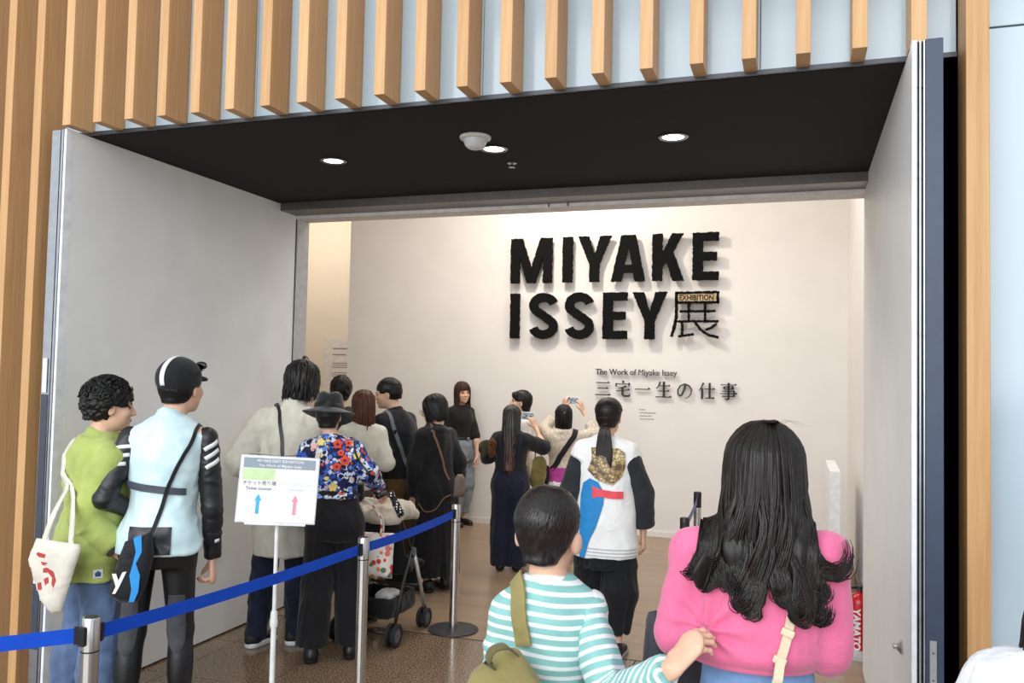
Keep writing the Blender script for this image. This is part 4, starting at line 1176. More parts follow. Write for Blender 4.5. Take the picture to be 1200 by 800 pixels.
# --- woman in black hat and floral shirt
p = Person('person in black felt hat and colourful floral shirt with black trousers', -2.6, 4.482, 30.1, -6, 1.535, True, lean=(-.03, .03), head=(0, -4, 0), stance=.125, headoff=(-.025, 0, 0), feet=(.05, -.03))
P_hat = p
p.setarm(1, (.185, .0, 1.10), (.262, .17, .965), hand=(.3, .6, -.35), palm=(-.3, 0, -1), curl=.9)
p.setarm(-1, (-.235, .0, 1.06), (-.17, .15, .92))
p.body(0.006, 0.014, 0.005)
BLKW = cloth('black_wool_trousers', (24, 24, 27), var=.2)
p.trousers(BLKW, 1.10, .085, .020, .042, .055, folds=folds_gen(.006, (16, 16, 3), 10))
def floral():
    m = M('floral_print', (30, 36, 80), .7, spec=.25); v = m.coord()
    w = m.node('ShaderNodeTexVoronoi'); w.inputs['Scale'].default_value = 34; w.inputs['Randomness'].default_value = 1.0
    ad = m.node('ShaderNodeVectorMath', operation='MULTIPLY_ADD')
    nz = m.node('ShaderNodeTexNoise'); nz.inputs['Scale'].default_value = 40; m.l.new(v, nz.inputs['Vector'])
    m.l.new(nz.outputs['Color'], ad.inputs[0]); ad.inputs[1].default_value = (.03, .03, .03); m.l.new(v, ad.inputs[2])
    m.l.new(ad.outputs[0], w.inputs['Vector'])
    sp = m.node('ShaderNodeSeparateColor'); m.l.new(w.outputs['Color'], sp.inputs[0])
    c1 = m.ramp(sp.outputs[0], ((0, (24, 30, 66)), (.26, (40, 78, 168)), (.40, (96, 140, 214)), (.50, (232, 228, 218)), (.64, (24, 28, 60)), (.74, (222, 84, 52)), (.83, (238, 208, 110)), (.91, (236, 176, 164))), 'CONSTANT')
    c2 = m.ramp(sp.outputs[1], ((0, (30, 36, 76)), (.4, (210, 216, 230)), (.7, (60, 100, 190))), 'CONSTANT')
    m.base(m.mix(m.ramp(w.outputs['Distance'], ((.40, (0, 0, 0)), (.48, (255, 255, 255)))), c1, c2)); return m.m
FLORAL = floral()
p.top('floral_shirt', FLORAL, .95, .022, 1.93, .024, .002, collar=(1.41, .056, .04), h=.008, hemw=.012, folds=folds_gen(.007, (9, 9, 5), 11, .002, (30, 30, 20)))
POPPY = plain('poppy_red_print', (226, 74, 44), .7); POPC = plain('poppy_dark_centre', (60, 24, 24), .7); YELP = plain('yellow_flower_print', (240, 214, 120), .7)
for (cx, cz, r, m) in ((.01, 1.27, .026, POPPY), (.07, 1.275, .02, POPPY), (.055, 1.175, .028, POPPY), (.01, 1.14, .024, POPPY), (.03, 1.22, .018, POPPY), (-.09, 1.28, .022, YELP), (-.01, 1.02, .025, YELP), (-.13, 1.26, .02, plain('pink_flower_print', (238, 190, 184), .7)), (.12, 1.2, .02, YELP)):
    pg = [(cx+r*(1+.18*math.sin(5*a))*math.cos(a), cz+r*(1+.18*math.sin(5*a))*math.sin(a)) for a in np.linspace(0, 6.283, 16, endpoint=False)]
    o = decal('printed_flower', p.G_floral_shirt, pg, m, p.root, .009, .012, -1)
    if m is POPPY: decal('flower_centre', p.G_floral_shirt, [(cx+r*.3*math.cos(a), cz+r*.3*math.sin(a)) for a in np.linspace(0, 6.283, 8, endpoint=False)], POPC, o, .0105, .012, -1)
p.shoes(plain('black_leather', (22, 22, 24), .35), plain('black_heel', (20, 20, 21), .5), soleh=.045)
F = hair_cap(.012, -.085, .03); p.hair(F, H_BLACK, .006)
HATM = cloth('black_felt', (26, 27, 31), .9, var=.15, sheen=.3)
mb = MB(); prof = [(0.0, .150), (.03, .152), (.06, .146), (.080, .128), (.088, .10), (.094, .055), (.098, .030), (.125, .018), (.155, .004), (.172, -.004), (.173, -.009), (.155, -.004), (.125, .008), (.095, .020), (.0, .024)]
mb.lathe(prof, (0, -.015, 0), 48)
V = np.array(mb.v); a_ = np.arctan2(V[:, 0], -V[:, 1]); r_ = np.hypot(V[:, 0], V[:, 1]+.015); V[:, 2] += np.where(r_ > .1, (r_-.1)*.35*np.cos(2*a_)*-.6, 0); V[:, 2] -= np.where((V[:, 2] > .12), .016*np.exp(-(V[:, 0]/.03)**2), 0); V[:, 1] *= 1.08
hat = mk('hat', (V+np.array((0, 0, .01))) @ (rotm(0, math.radians(8)) @ p.head_R*p.k).T if False else ((V+np.array((0, 0, .01))) @ (p.head_R @ rotm(0, D2(-8), D2(2))*p.k).T)+p.hc, mb.f, HATM, p.root); autosmooth(hat, 50)
mb = MB().lathe([(.0995, .028), (.1005, .03), (.0965, .062), (.0945, .062)], (0, -.015, .01), 48); V = np.array(mb.v); V[:, 1] *= 1.08
bnd = mk('hat_band', (V @ (p.head_R @ rotm(0, D2(-8), D2(2))*p.k).T)+p.hc, mb.f, plain('black_ribbon', (18, 18, 20), .5), hat, True)

# --- woman with chestnut hair, cream sweater
p = Person('person in cream sweater standing between floral shirt and black polo shirt', -3.206, 5.852, 28.2, 12, 1.545, True, lean=(.02, .0), head=(10, -6, 0))
p.setarm(1, (.215, -.03, 1.0), (.05, .14, .97)); p.setarm(-1, (-.22, .02, 1.02), (-.1, .2, .96))
p.body(0.008, 0.016, 0.006)
p.top('sweater', cloth('cream_knit', (226, 224, 208), var=.05), .80, .024, 1.93, .024, h=.010, folds=folds_gen(.007, (8, 8, 6), 12))
p.trousers(cloth('grey_trousers', (90, 86, 84)), .95, .05, .014, .02, .03, h=.014)
p.shoes(plain('brown_shoe', (70, 52, 40), .5), h=.012)
p.hair(hair_long(.24, .088, .05), H_BROWN, .007, folds=lambda V: .005*vnoise(V*np.array((60, 60, 6))))
p.locks([(fall(az, random.uniform(60, 85), random.uniform(.18, .25), jit=.006, th=.018, out=-.05), random.uniform(.009, .014)) for az in np.linspace(-120, 120, 60)], H_BROWN)

# --- dark-haired person beyond the hat
p = Person('person mostly hidden beyond the black felt hat, only dark hair showing', -3.70, 6.41, 29.5, 0, 1.65, False)
p.setarm(1); p.setarm(-1); p.body(0.009, 0.018, 0.008)
p.top('jacket', cloth('dark_grey_jacket', (50, 50, 54)), .80, .03, 1.95, .026, h=.014)
p.trousers(cloth('black_trousers', (28, 28, 30)), .95, .05, .014, .02, .03, h=.016)
p.shoes(plain('black_shoe_leather', (24, 24, 24), .5), h=.014)
p.hair(hair_cap(.024, -.08, .04), H_BLACK, .008, folds=lambda V: .006*vnoise(V*70))

# --- man in black polo, seen from behind left
p = Person('person in black polo shirt and brown trousers with a grey shoulder strap', -3.03, 6.24, 25.9, 48, 1.645, False, lean=(-.07, .03), head=(38, -10, 0), headoff=(-.03, 0, 0))
P_manb = p
p.setarm(-1, (-.13, -.15, 1.06), (-.20, .10, 1.0)); p.setarm(1, (.12, .15, 1.06), (-.05, .25, 1.0))
p.body(0.006, 0.015, 0.006, face=True)
p.trousers(cloth('brown_chinos', (104, 78, 42), var=.15), .98, .04, .016, .026, .03, h=.012, folds=folds_gen(.006, (14, 14, 5), 13))
p.top('polo_shirt', cloth('black_pique', (34, 34, 37), var=.12), .86, .028, 1.0, .024, .004, collar=(1.42, .064, .045), h=.010, folds=folds_gen(.006, (8, 8, 5), 14))
S, e, w, hd, pn, c = p.arm[-1]
for t0, t1, m in ((.66, .94, cloth('dark_brown_sleeve_band', (58, 40, 30))), (.94, .99, cloth('yellow_sleeve_stripe', (206, 170, 58))), (.99, 1.04, cloth('brown_sleeve_trim', (58, 40, 30)))):
    F = Field(); F.cone(S+(e-S)*t0, S+(e-S)*t1, .068, .066, 0, cut=True); F.half(S+(e-S)*t0, -(e-S)); smesh('sleeve_band', F, .007, m, p.root, it=0)
p.shoes(plain('brown_leather_shoe', (70, 50, 36), .5), h=.012)
F = hair_cap(.014, -.062, .035); p.hair(F, H_BLACK, .006, folds=lambda V: .003*vnoise(V*90))

# --- woman in black tunic and long skirt
p = Person('person in long black dress and round glasses with a brown strap', -2.705, 6.21, 23.5, 38, 1.515, True, lean=(-.02, .02), head=(30, -14, 0))
P_dress = p
p.setarm(-1, (-.17, -.10, 1.0), (-.175, -.02, .72), hand=(-.1, .1, -1), palm=(.5, 1, 0), curl=.5); p.setarm(1, (.19, .06, 1.0), (.16, .15, .76))
p.body(0.006, 0.015, 0.005, face=True)
BLKD = cloth('black_crepe', (26, 26, 29), var=.2)
p.top('tunic', BLKD, .70, .034, 1.92, .026, .008, collar=(1.405, .056, .02), h=.010, hemw=.012, folds=folds_gen(.009, (7, 7, 4), 15))
p.skirt('skirt', BLKD, [(.13, 0, -.01, .205, .165), (.4, 0, -.01, .195, .155), (.7, 0, -.01, .178, .135), (.86, 0, -.01, .165, .12)], folds=folds_gen(.016, (14, 14, .8), 16))
p.shoes(plain('black_sandal', (24, 24, 25), .45), plain('black_sandal_sole', (20, 20, 20), .6), h=.010)
F = hair_cap(.022, -.115, .04, ear=False); F.ell((.062, .03, -.05), (.028, .035, .07), .02); F.ell((-.062, .03, -.05), (.028, .035, .07), .02)
p.hair(F, H_BLACK, .007, folds=lambda V: .004*vnoise(V*np.array((60, 60, 8))))
p.locks([(fall(az, random.uniform(50, 85), random.uniform(.10, .125), jit=.004, th=.024, out=.02), random.uniform(.010, .014)) for az in np.linspace(-140, 140, 56)], H_BLACK)
gl = tag(empty('eyeglasses', p.root.location, p.th), 'thin round eyeglasses worn above the long black dress', 'glasses')
GLM = plain('thin_metal_frame', (150, 130, 100), .3, metal=.8)
for q in (1, -1):
    mb = MB().tube([p.hc+p.head_R @ (np.array((q*.033+.024*math.cos(a), .112, .0+.022*math.sin(a)))*p.k) for a in np.linspace(0, 6.2832, 21)], .0018, 6); mb.build('rim', GLM, gl, True)
    mb = MB().tube([p.hc+p.head_R @ (np.array(a)*p.k) for a in ((q*.057, .112, .004), (q*.074, .08, .006), (q*.084, .0, .006))], .0018, 6); mb.build('temple', GLM, gl, True)
mb = MB().tube([p.hc+p.head_R @ (np.array(a)*p.k) for a in ((-.009, .112, .003), (0, .116, .006), (.009, .112, .003))], .0018, 6); mb.build('bridge', GLM, gl, True)

# --- smiling woman by the wall
p = Person('person in black top and pale jeans smiling against the back wall', -3.60, 8.98, 21.8, -142, 1.61, True, head=(-14, -4, 3), stance=.075, feet=(.02, -.04), lean=(-.02, 0))
p.setarm(-1, (.155, -.02, 1.02), (.172, -.06, .80), hand=(.02, -.05, -1), palm=(-1, 0, 0), curl=.6)
p.setarm(1, (-.19, -.06, 1.0), (-.02, -.16, .80), hand=(.4, -.1, -1), palm=(.5, 1, 0), curl=.6)
p.body(0.007, 0.015, 0.006); p.face(smile=True)
p.trousers(cloth('washed_blue_jeans', (132, 142, 150), var=.2, scale=6), 1.03, .13, .016, .034, .03, h=.012, folds=folds_gen(.006, (14, 14, 7), 17))
p.top('black_top', cloth('black_rib_knit', (26, 24, 25)), .985, .014, 1.15, .014, h=.011, folds=folds_gen(.004, (9, 9, 6), 18))
mb = MB().lathe([(.133, -.014), (.137, -.012), (.137, .012), (.133, .014)], (0, 0, 0), 40); V = np.array(mb.v)*np.array((1.05, .78, 1))+np.array((0, -.004, .985)); belt = mk('belt', V, mb.f, plain('black_leather_belt', (24, 22, 22), .4), p.root, True)
MB().box(-.022, .022, .10, .112, .965, 1.003, .003).build('buckle', CHROME, belt)
p.shoes(plain('black_boot', (24, 23, 24), .45), plain('black_boot_sole', (22, 22, 22), .6), h=.011)
S = None
F = hair_long(.19, .082, .045, .014, front=.02); p.hair(F, hairmat('dark_auburn_hair', (44, 24, 20), (78, 44, 34)), .007, folds=lambda V: .003*vnoise(V*np.array((60, 60, 6))))
hm = bpy.data.materials['dark_auburn_hair']
cv = [(fall(az, random.uniform(60, 85), random.uniform(.19, .25), jit=.005, th=.016), random.uniform(.010, .015)) for az in np.linspace(-130, 130, 40)]
for q in (1, -1):
    for i in range(6):
        x = .070+.004*i
        cv.append(([(q*.03, .02, .125), (q*(x+.008), .045-.008*i, .06), (q*(x+.012), .05-.01*i, -.03), (q*(x+.004), .06-.008*i, -.12), (q*(x-.004), .06, -.2)], .012))
for x in np.linspace(-.05, .05, 11): cv.append(([(x*.5, .02, .132), (x*.9, .075, .105), (x*1.05, .092, .06), (x*1.05, .094, .028)], .008))
p.locks(cv, hm)

# --- woman photographing, navy wide trousers
p = Person('person in black top and navy wide trousers holding up a phone', -2.378, 7.091, 18.4, -6, 1.425, True, head=(-4, -6, 0), stance=.09)
P_navy = p
p.setarm(1, (.285, .10, 1.07), (.222, .24, 1.235), hand=(-.35, .15, .8), palm=(-.6, .8, 0), curl=.7); p.setarm(-1, (-.2, .05, .98), (-.02, .24, 1.1), hand=(.5, .2, .5), palm=(1, 0, 0), curl=.7)
p.body(0.007, 0.015, 0.0055)
NAVY = cloth('navy_twill', (30, 34, 54), var=.15)
k = p.k
p.trousers(NAVY, 1.06, .045, .022, .044, .046, h=.011, folds=folds_gen(.009, (15, 15, 1.5), 19))
p.top('black_top', cloth('black_cotton', (28, 29, 33)), .84, .026, 1.12, .032, .01, h=.010, folds=folds_gen(.007, (8, 8, 6), 20))
for q in (1, -1): strap('trouser_brace', p.G_black_top, [(q*.075, -.12, .86), (q*.08, -.13, .95), (q*.085, -.12, 1.05), (q*.09, -.05, 1.17)], .022, NAVY, p.root, n=20)
p.shoes(plain('black_flat_shoe', (22, 22, 24), .4), h=.011)
F = hair_long(.56, .080, .036, .012, .062, cy=-.085); p.hair(F, H_OMBRE, .007, folds=lambda V: .005*vnoise(V*np.array((70, 70, 5))))
p.locks([(fall(az, random.uniform(60, 85), random.uniform(.42, .62), jit=.008, th=.016, out=-.1, fwd=.02, sway=random.uniform(-.3, .3)), random.uniform(.008, .013)) for az in np.linspace(-115, 115, 64)], H_OMBRE)

# --- woman in white top facing left
p = Person('person in plain white top looking left, beyond the navy trousers', -2.60, 8.075, 17.7, 92, 1.545, True, head=(5, 6, 0))
p.setarm(1); p.setarm(-1); p.body(0.007, 0.016, 0.008, face=True)
p.top('white_top', cloth('white_cotton', (228, 222, 220), var=.05), .82, .024, 1.0, .026, .006, h=.012, folds=folds_gen(.006, (8, 8, 5), 21))
p.trousers(cloth('blue_skirt_trousers', (60, 66, 92)), .98, .05, .02, .04, .05, h=.014)
p.shoes(plain('black_pump', (24, 24, 24), .4), h=.012)
F = hair_cap(.020, -.095, .04, ear=False); F.ell((0, .085, .075), (.055, .02, .03), .02); F.ell((.085, .015, -.02), (.02, .022, .035), .01, 's'); F.ell((-.085, .015, -.02), (.02, .022, .035), .01, 's'); p.hair(F, H_BLACK, .007, folds=lambda V: .004*vnoise(V*np.array((50, 50, 10))))

# --- woman in lace blouse photographing
p = Person('person in beige lace blouse with magenta sash raising a phone overhead', -2.075, 7.724, 14.9, 4, 1.43, True, head=(0, 6, 0), stance=.08)
P_lace = p
p.setarm(1, (.30, .06, 1.17), (.186, .19, 1.375), hand=(-.25, .1, .9), palm=(-.8, .5, 0), curl=.6); p.setarm(-1, (-.19, .14, 1.20), (.0, .26, 1.40), hand=(.1, .1, .9), palm=(.8, .5, 0), curl=.6)
p.body(0.007, 0.015, 0.0055)
LACE = M('beige_lace', (214, 202, 184), .8); _v = LACE.coord(); _w = LACE.node('ShaderNodeTexVoronoi'); _w.inputs['Scale'].default_value = 55; LACE.l.new(_v, _w.inputs['Vector'])
LACE.base(LACE.ramp(_w.outputs['Distance'], ((.15, (228, 220, 206)), (.6, (198, 184, 164))))); LACE = LACE.m
p.top('lace_blouse', LACE, .84, .022, 1.45, .022, .006, h=.010, folds=folds_gen(.005, (9, 9, 7), 22))
p.skirt('sash', cloth('magenta_sash', (190, 74, 158)), [(.715, 0, -.01, .158, .118), (.86, 0, -.006, .148, .108)], h=.011, folds=folds_gen(.003, (6, 6, 16), 23))
p.skirt('white_skirt', cloth('white_skirt_cloth', (226, 222, 222), var=.04), [(.25, 0, -.01, .205, .175), (.5, 0, -.01, .18, .15), (.73, 0, -.01, .154, .116)], h=.012, folds=folds_gen(.010, (14, 14, 1), 24))
p.shoes(plain('tan_shoe', (150, 120, 92), .5), h=.012)
F = hair_long(.27, .078, .036, .012, .06, cy=-.072); p.hair(F, H_BLACK, .007, folds=lambda V: .005*vnoise(V*np.array((60, 60, 6))))
cv = [(fall(az, random.uniform(55, 85), random.uniform(.22, .30), jit=.007, th=.016, out=-.05), random.uniform(.009, .013)) for az in np.linspace(-110, 110, 44)]
for q in (1, -1):
    for i in range(4): cv.append(([scalp(q*95, 25+8*i, th=.018), scalp(q*60, 28+8*i, th=.022), scalp(q*25, 22+6*i, th=.026), (q*.004, -.135, .06), (q*.006, -.14, -.02), (q*.008, -.135, -.12)], .011))
p.locks(cv, H_BLACK)
F = Field(); F.ell((0, -.142, .055), (.014, .012, .012), 0); p.hair(F, plain('hair_clip', (120, 110, 100), .3, metal=.6), .004, name='hair_clip')

# --- woman with ponytail in patchwork shirt
p = Person('person in white shirt with black sleeves and blue shape on the back', -1.114, 5.199, 11.7, -10, 1.555, True, head=(0, -2, 0), stance=.10, feet=(-.05, .12), headoff=(.012, 0, 0), lean=(-.005, 0))
P_pony = p
p.setarm(1, (.222, -.02, .99), (.232, .03, .735), hand=(.06, .05, -1), palm=(-1, .2, 0), curl=.45); p.setarm(-1, (-.22, -.01, .99), (-.225, .06, .75))
p.body(0.006, 0.014, 0.004)
BLKP = cloth('black_pleated_cloth', (20, 21, 25), var=.2)
k = p.k
F = Field(); F.tower([(.54, 0, -.01, .185, .135), (.62, 0, -.01, .17, .125), (.75, 0, -.01, .155, .115), (.95, 0, -.01, .14, .10)], 0.02)
for q in (1, -1):
    F.cone((q*.085, p.ank[q][1]*.2, .56), (q*.10, p.ank[q][1]*.7, .38), .098, .098, .02); F.cone((q*.10, p.ank[q][1]*.7, .38), (q*.095, p.ank[q][1], .15), .098, .062, .03, cut=True)
smesh('trousers', F, .009, BLKP, p.root, folds=folds_gen(.012, (20, 20, 1.2), 25))
WSH = cloth('white_shirt_cotton', (236, 236, 236), var=.03)
L = p.L
secs = [(.60, 0, -.01, .200, .150), (.8, 0, -.008, .192, .142), (1.0, 0, -.004, .178, .132), (1.15, 0, 0, .180, .130), (1.24, 0, -.004, .182, .112), (1.285, 0, -.012, .14, .085), (1.325, 0, -.016, .07, .06)]
p.top('patchwork_shirt', WSH, .60, .03, .2, .032, h=.008, secs=secs, shoulder=.01, collar=(1.40, .056, .035), folds=folds_gen(.005, (7, 7, 4), 26))
SLV = cloth('black_sleeve', (40, 42, 48), var=.12)
for q in (1, -1):
    S, e, w, hd, pn, c = p.arm[q]; F = Field(); Sx = S+np.array((q*.03, 0, -.055)); en = e+(w-e)*.80
    F.chain([Sx, e, en], [.064, .066, .070], .02, flat=((0, 1, 0), 1.05), cut=True)
    F._add(lambda P, q=q: (0.135-q*P[..., 0])*.8+(P[..., 2]-1.2)*.25, (-9,)*3, (9,)*3, 0, 'i')
    smesh('black_sleeve', F, .008, SLV, p.root, folds=folds_gen(.005, (10, 10, 6), 27))
G = p.G_patchwork_shirt; ba = -p.rho
arc = [(-.155, .60), (-.16, .80), (-.155, .98), (-.14, 1.05), (-.10, 1.08), (-.05, 1.06), (-.012, 1.0), (-.015, .93), (-.055, .80), (-.10, .70), (-.125, .60)]
decal('blue_shape', G, arc, plain('azure_print', (24, 130, 196), .7), p.root, .007, .012, -1, ba)
decal('red_bar', G, [(-.085, 1.035), (-.045, 1.02), (.03, 1.01), (.105, 1.008), (.105, .965), (.03, .965), (-.045, .975), (-.085, .96)], plain('coral_red_print', (228, 76, 88), .7), p.root, .010, .012, -1, ba)
GP = M('gold_brown_foil', (160, 130, 80), .45, spec=.6); _v = GP.coord(); _w = GP.node('ShaderNodeTexVoronoi', feature='DISTANCE_TO_EDGE'); _w.inputs['Scale'].default_value = 38; GP.l.new(_v, _w.inputs['Vector'])
_n = GP.noise(_v, 22, 3); _m = GP.ramp(_n, ((.35, (84, 62, 38)), (.5, (156, 126, 76)), (.66, (214, 190, 136))))
GP.base(GP.mix(GP.ramp(_w.outputs['Distance'], ((.03, (0, 0, 0)), (.09, (255, 255, 255)))), (58, 44, 30), _m)); GP = GP.m
decal('gold_patch', G, [(-.115, 1.13), (-.09, 1.20), (-.095, 1.265), (-.025, 1.275), (.075, 1.265), (.11, 1.24), (.115, 1.16), (.095, 1.10), (.04, 1.045), (-.02, 1.06), (-.065, 1.08)], GP, p.root, .008, .011, -1, ba)
for zz in (.625, .645, .665): decal('lace_line', G, [(-.2, zz), (.19, zz-.004), (.19, zz-.010), (-.2, zz-.006)], plain('grey_lace_line', (178, 178, 180), .8), p.root, .006, .02, -1, ba)
decal('collar_trim', G, [(-.06, 1.335), (.0, 1.33), (.0, 1.322), (-.06, 1.327)], plain('navy_trim', (40, 50, 90), .7), p.root, .006, .01, -1, ba)
p.shoes(plain('black_shoe_suede', (24, 24, 26), .6), plain('pale_grey_sole', (150, 150, 150), .6), h=.009)
F = hair_cap(.014, -.072, .03); HR = p.hair(F, H_DARK, .0055, folds=lambda V: .0015*vnoise(V*np.array((90, 60, 60))))
cv = []
for i in range(90):
    a = random.uniform(-1, 1); w = random.uniform(.007, .011); x = a*.024
    cv.append(([(x*.5, -.118, -.045), (x*.9, -.150, -.07), (x*1.6, -.150, -.14), (x*2.1, -.150, -.25), (x*2.0, -.152, -.35+.03*random.random()), (x*1.0+.0, -.150, -.46+.06*random.random())], w))
for az in np.linspace(-150, 150, 50): cv.append(([scalp(az, 70, th=.015), scalp(az*.9, 40, th=.016), scalp(az*.7, 10, th=.017), scalp(az*.35, -15, th=.016), (0, -.118, -.045)], .012))
p.locks(cv, H_DARK, flat=.4)
F = Field(); F.ell((0, -.124, -.05), (.024, .016, .012), 0); p.hair(F, plain('black_hair_tie', (20, 18, 18), .6), .004, name='hair_tie')

# --- boy in striped shirt
def stripes():
    m = M('aqua_white_stripes', (240, 240, 240), .8, spec=.25); s_ = m.attr('stripe'); f = m.math('FRACT', m.math('MULTIPLY', s_, 1/.0253))
    nz = m.noise(m.coord(), 20, 3); a = m.ramp(nz, ((.3, (126, 180, 176)), (.7, (140, 194, 189)))); w = m.ramp(nz, ((.3, (220, 224, 226)), (.7, (232, 235, 236))))
    m.base(m.mix(m.ramp(f, ((.36, (0, 0, 0)), (.40, (255, 255, 255)), (.96, (255, 255, 255)), (1.0, (0, 0, 0)))), w, a))
    m.bump(m.noise(m.coord(), 260, 2), .2, .001); return m.m
STRIPE = stripes()
p = Person('person in aqua and white striped shirt reaching for the pink cardigan', -.606, 2.140, 15.0, -6, 1.385, False, head=(-12, -4, 2), headoff=(-.005, 0, 0), lean=(.0, .0))
P_boy = p
p.k *= 1.0
for q in (1, -1): p.S[q][0] *= .77 if q > 0 else .72; p.S[q][2] -= .012 if q > 0 else .034
p.hc[2] -= .006
p.setarm(1, (.160, -.13, .905), (.284, -.275, 1.035), hand=(.60, -.02, .78), palm=(.62, .45, -.50), curl=.85)
p.setarm(-1, (-.142, .0, .88), (-.13, .12, .72))
# a child's head is large for the body
s_k = p.k; 
kk = p.k; p.k = kk*1.13; p.hc[2] += -.012; Hk = p.k
def boy_body(p):
    k = kk; F = Field(); p.F = F
    p.k = kk
    F.tower([(z, cx, cy, a*.88, b*.92) for z, cx, cy, a, b in p.torso_secs(-.01)], .03)
    for q in (1, -1):
        h, n, a = p.hip[q], p.kne[q], p.ank[q]; F.chain([h, n, a], [.064, .045, .03], .03); F.cone(a+np.array((0, -.02, -.04)), a+np.array((q*.01, .10, -.05)), .026, .02, .03)
        S, e, w, hd, pn, c = p.arm[q]; F.cone(p.neck+np.array((q*.03, 0, -.02)), S, .035, .036, .03); F.chain([S, e, w], [.038, .030, .0215], .02); p.hand_prims(F, q)
    p.k = Hk
    F.cone(p.neck, p.hc+p.head_R @ (np.array((0, -.02, -.05))*Hk), .044, .042, .02); p.head_prims(F)
    for q in (1, -1): F.ell(p.hc+p.head_R @ (np.array((q*.088, -.006, -.016))*Hk), np.array((.012, .017, .031))*Hk, .008, 'u', p.head_R @ rotm(-q*.5))
    c = p.hc; lo, hi = F.bounds(); zc = c[2]-.12
    S, e, w, hd, pn, cc = p.arm[1]; m = w+hd*.06
    p.build_boxes(F, [(lo-.03, np.array((hi[0]+.03, hi[1]+.03, zc+.010)), .011), (np.array((c[0]-.13, c[1]-.15, zc)), c+.15, .004), (m-.11, m+.11, .0027)])
boy_body(p)
p.k = kk
A_ = [(z, cx, cy, a*.80, b*.92) for z, cx, cy, a, b in p.torso_secs(.016)]
secs = [q for q in A_ if .68 < q[0] < 1.13]
secs = [(.68, 0, 0, .128, .112)]+[q for q in secs if q[0] > .72]+[(1.165, 0, -.016, .062, .056)]
S, e, w, hd, pn, cc = p.arm[1]
p.arm_full = dict(p.arm)
F = Field(); F.tower(secs, 0)
for q in (1, -1):
    S_, e_, w_ = p.arm[q][:3]; F.cone(p.neck+np.array((q*.03, 0, -.02)), S_, .032, .046, .035)
S_, e_, w_ = p.arm[-1][:3]; F.chain([S_, e_, e_+(w_-e_)*.95], [.047, .042, .034], .03, cut=True)
p.G_shirt = F
fg = folds_gen(.005, (7, 7, 9), 28, .002, (22, 22, 22))
shirt = smesh('striped_shirt', F, .0065, STRIPE, p.root, folds=fg, attr={'stripe': lambda V: V[:, 2]+.006*np.sin(V[:, 0]*14)})
F = Field(); F.cone(S+np.array((-.008, 0, .002)), e, .0505, .045, 0); F.cone(e, e+(w-e)*.93, .046, .036, .012, cut=True); F.half(S+np.array((-.002, 0, 0)), (-1, 0, .25))
p.G_sleeve = F
def sl(V):
    ab = e-S; t = np.clip((V-S) @ ab/(ab @ ab), 0, None)*np.linalg.norm(ab); cd = w-e; u = np.clip((V-e) @ cd/(cd @ cd), 0, None)*np.linalg.norm(cd)
    d1 = np.linalg.norm(V-(S+np.clip((V-S) @ ab/(ab @ ab), 0, 1)[:, None]*ab), axis=1); d2 = np.linalg.norm(V-(e+np.clip((V-e) @ cd/(cd @ cd), 0, 1)[:, None]*cd), axis=1)
    bl = np.clip((d1-d2)/.02+.5, 0, 1)
    return np.clip(t, 0, np.linalg.norm(ab))*1.0+u*bl
slv = smesh('sleeve', F, .0055, STRIPE, shirt, folds=folds_gen(.006, (10, 14, 14), 29, .002, (26, 26, 26)), attr={'stripe': sl})
F = Field(); cn = np.array((0, -.016, 1.156)); F.cone(cn, cn+np.array((0, .004, .018)), .056, .051, 0, cut=True); F.half(cn-np.array((0, 0, .006)), (0, 0, -1)); smesh('collar_band', F, .005, cloth('white_rib', (240, 242, 242), var=.03), p.root)
p.trousers(cloth('boy_dark_shorts', (60, 64, 74)), .95, .05, .01, .02, .025, h=.014)
p.shoes(plain('boy_sneaker', (70, 80, 100), .6), h=.012)
p.k = Hk
F = Field(); F.ell((0, -.020, .040), (.091, .111, .098), 0); F.cone((0, -.045, -.02), (0, -.058, -.066), .066, .048, .03)
F.ell((0, .125, -.06), (.095, .085, .085), .012, 's'); F.rbox((0, .09, -.12), (.2, .075, .11), .02, .015, 's')
for q in (1, -1): F.ell((q*.10, .004, -.045), (.045, .040, .062), .012, 's')
F._add(lambda P: -.078-.35*np.abs(P[..., 0])*0-P[..., 2], (-9,)*3, (9,)*3, .01, 'i')
H_BOY = M('boy_black_hair', (14, 12, 12), .33, spec=.45)
_v = H_BOY.coord(loc=(0, 0, -1.32)); _g = H_BOY.node('ShaderNodeTexGradient', gradient_type='RADIAL'); 
_fz = H_BOY.noise(H_BOY.coord(scale=(150, 150, 14)), 1.0, 3, .6); H_BOY.base(H_BOY.ramp(_fz, ((.3, (16, 13, 13)), (.75, (40, 33, 31))))); H_BOY.bump(_fz, .5, .004); H_BOY = H_BOY.m
p.hair(F, H_BOY, .0045, folds=lambda V: .0022*vnoise(V*np.array((110, 110, 22))))
cv = []; crown = np.array((-.022, -.050, .139))
for i, az in enumerate(np.linspace(-180, 180, 260, endpoint=False)):
    e_ = random.uniform(-34, -22) if abs(az) < 70 else random.uniform(8, 16) if abs(az) < 128 else random.uniform(20, 28)
    a0 = az+random.uniform(-12, 12); r0 = random.uniform(.012, .05)
    st = scalp(az+70+random.uniform(-20, 20), random.uniform(80, 89), th=.0165)+np.array((-.012, -.012, 0))
    pts = [st]+[scalp(az+24*(1-t), 66+(e_-66)*t, th=.0185) for t in (.0, .25, .5, .75, 1.0)]
    for q in range(len(pts)):
        zz = pts[q][2]
        if zz < .03: f_ = 1-.30*min(1, (.03-zz)/.09); pts[q] = np.array((pts[q][0]*f_, -.02+(pts[q][1]+.02)*(1-(1-f_)*.5), zz))
    cv.append((pts, random.uniform(.006, .010)))
p.locks(cv, H_BOY, n=10, sides=6, flat=.35)
p.k = kk

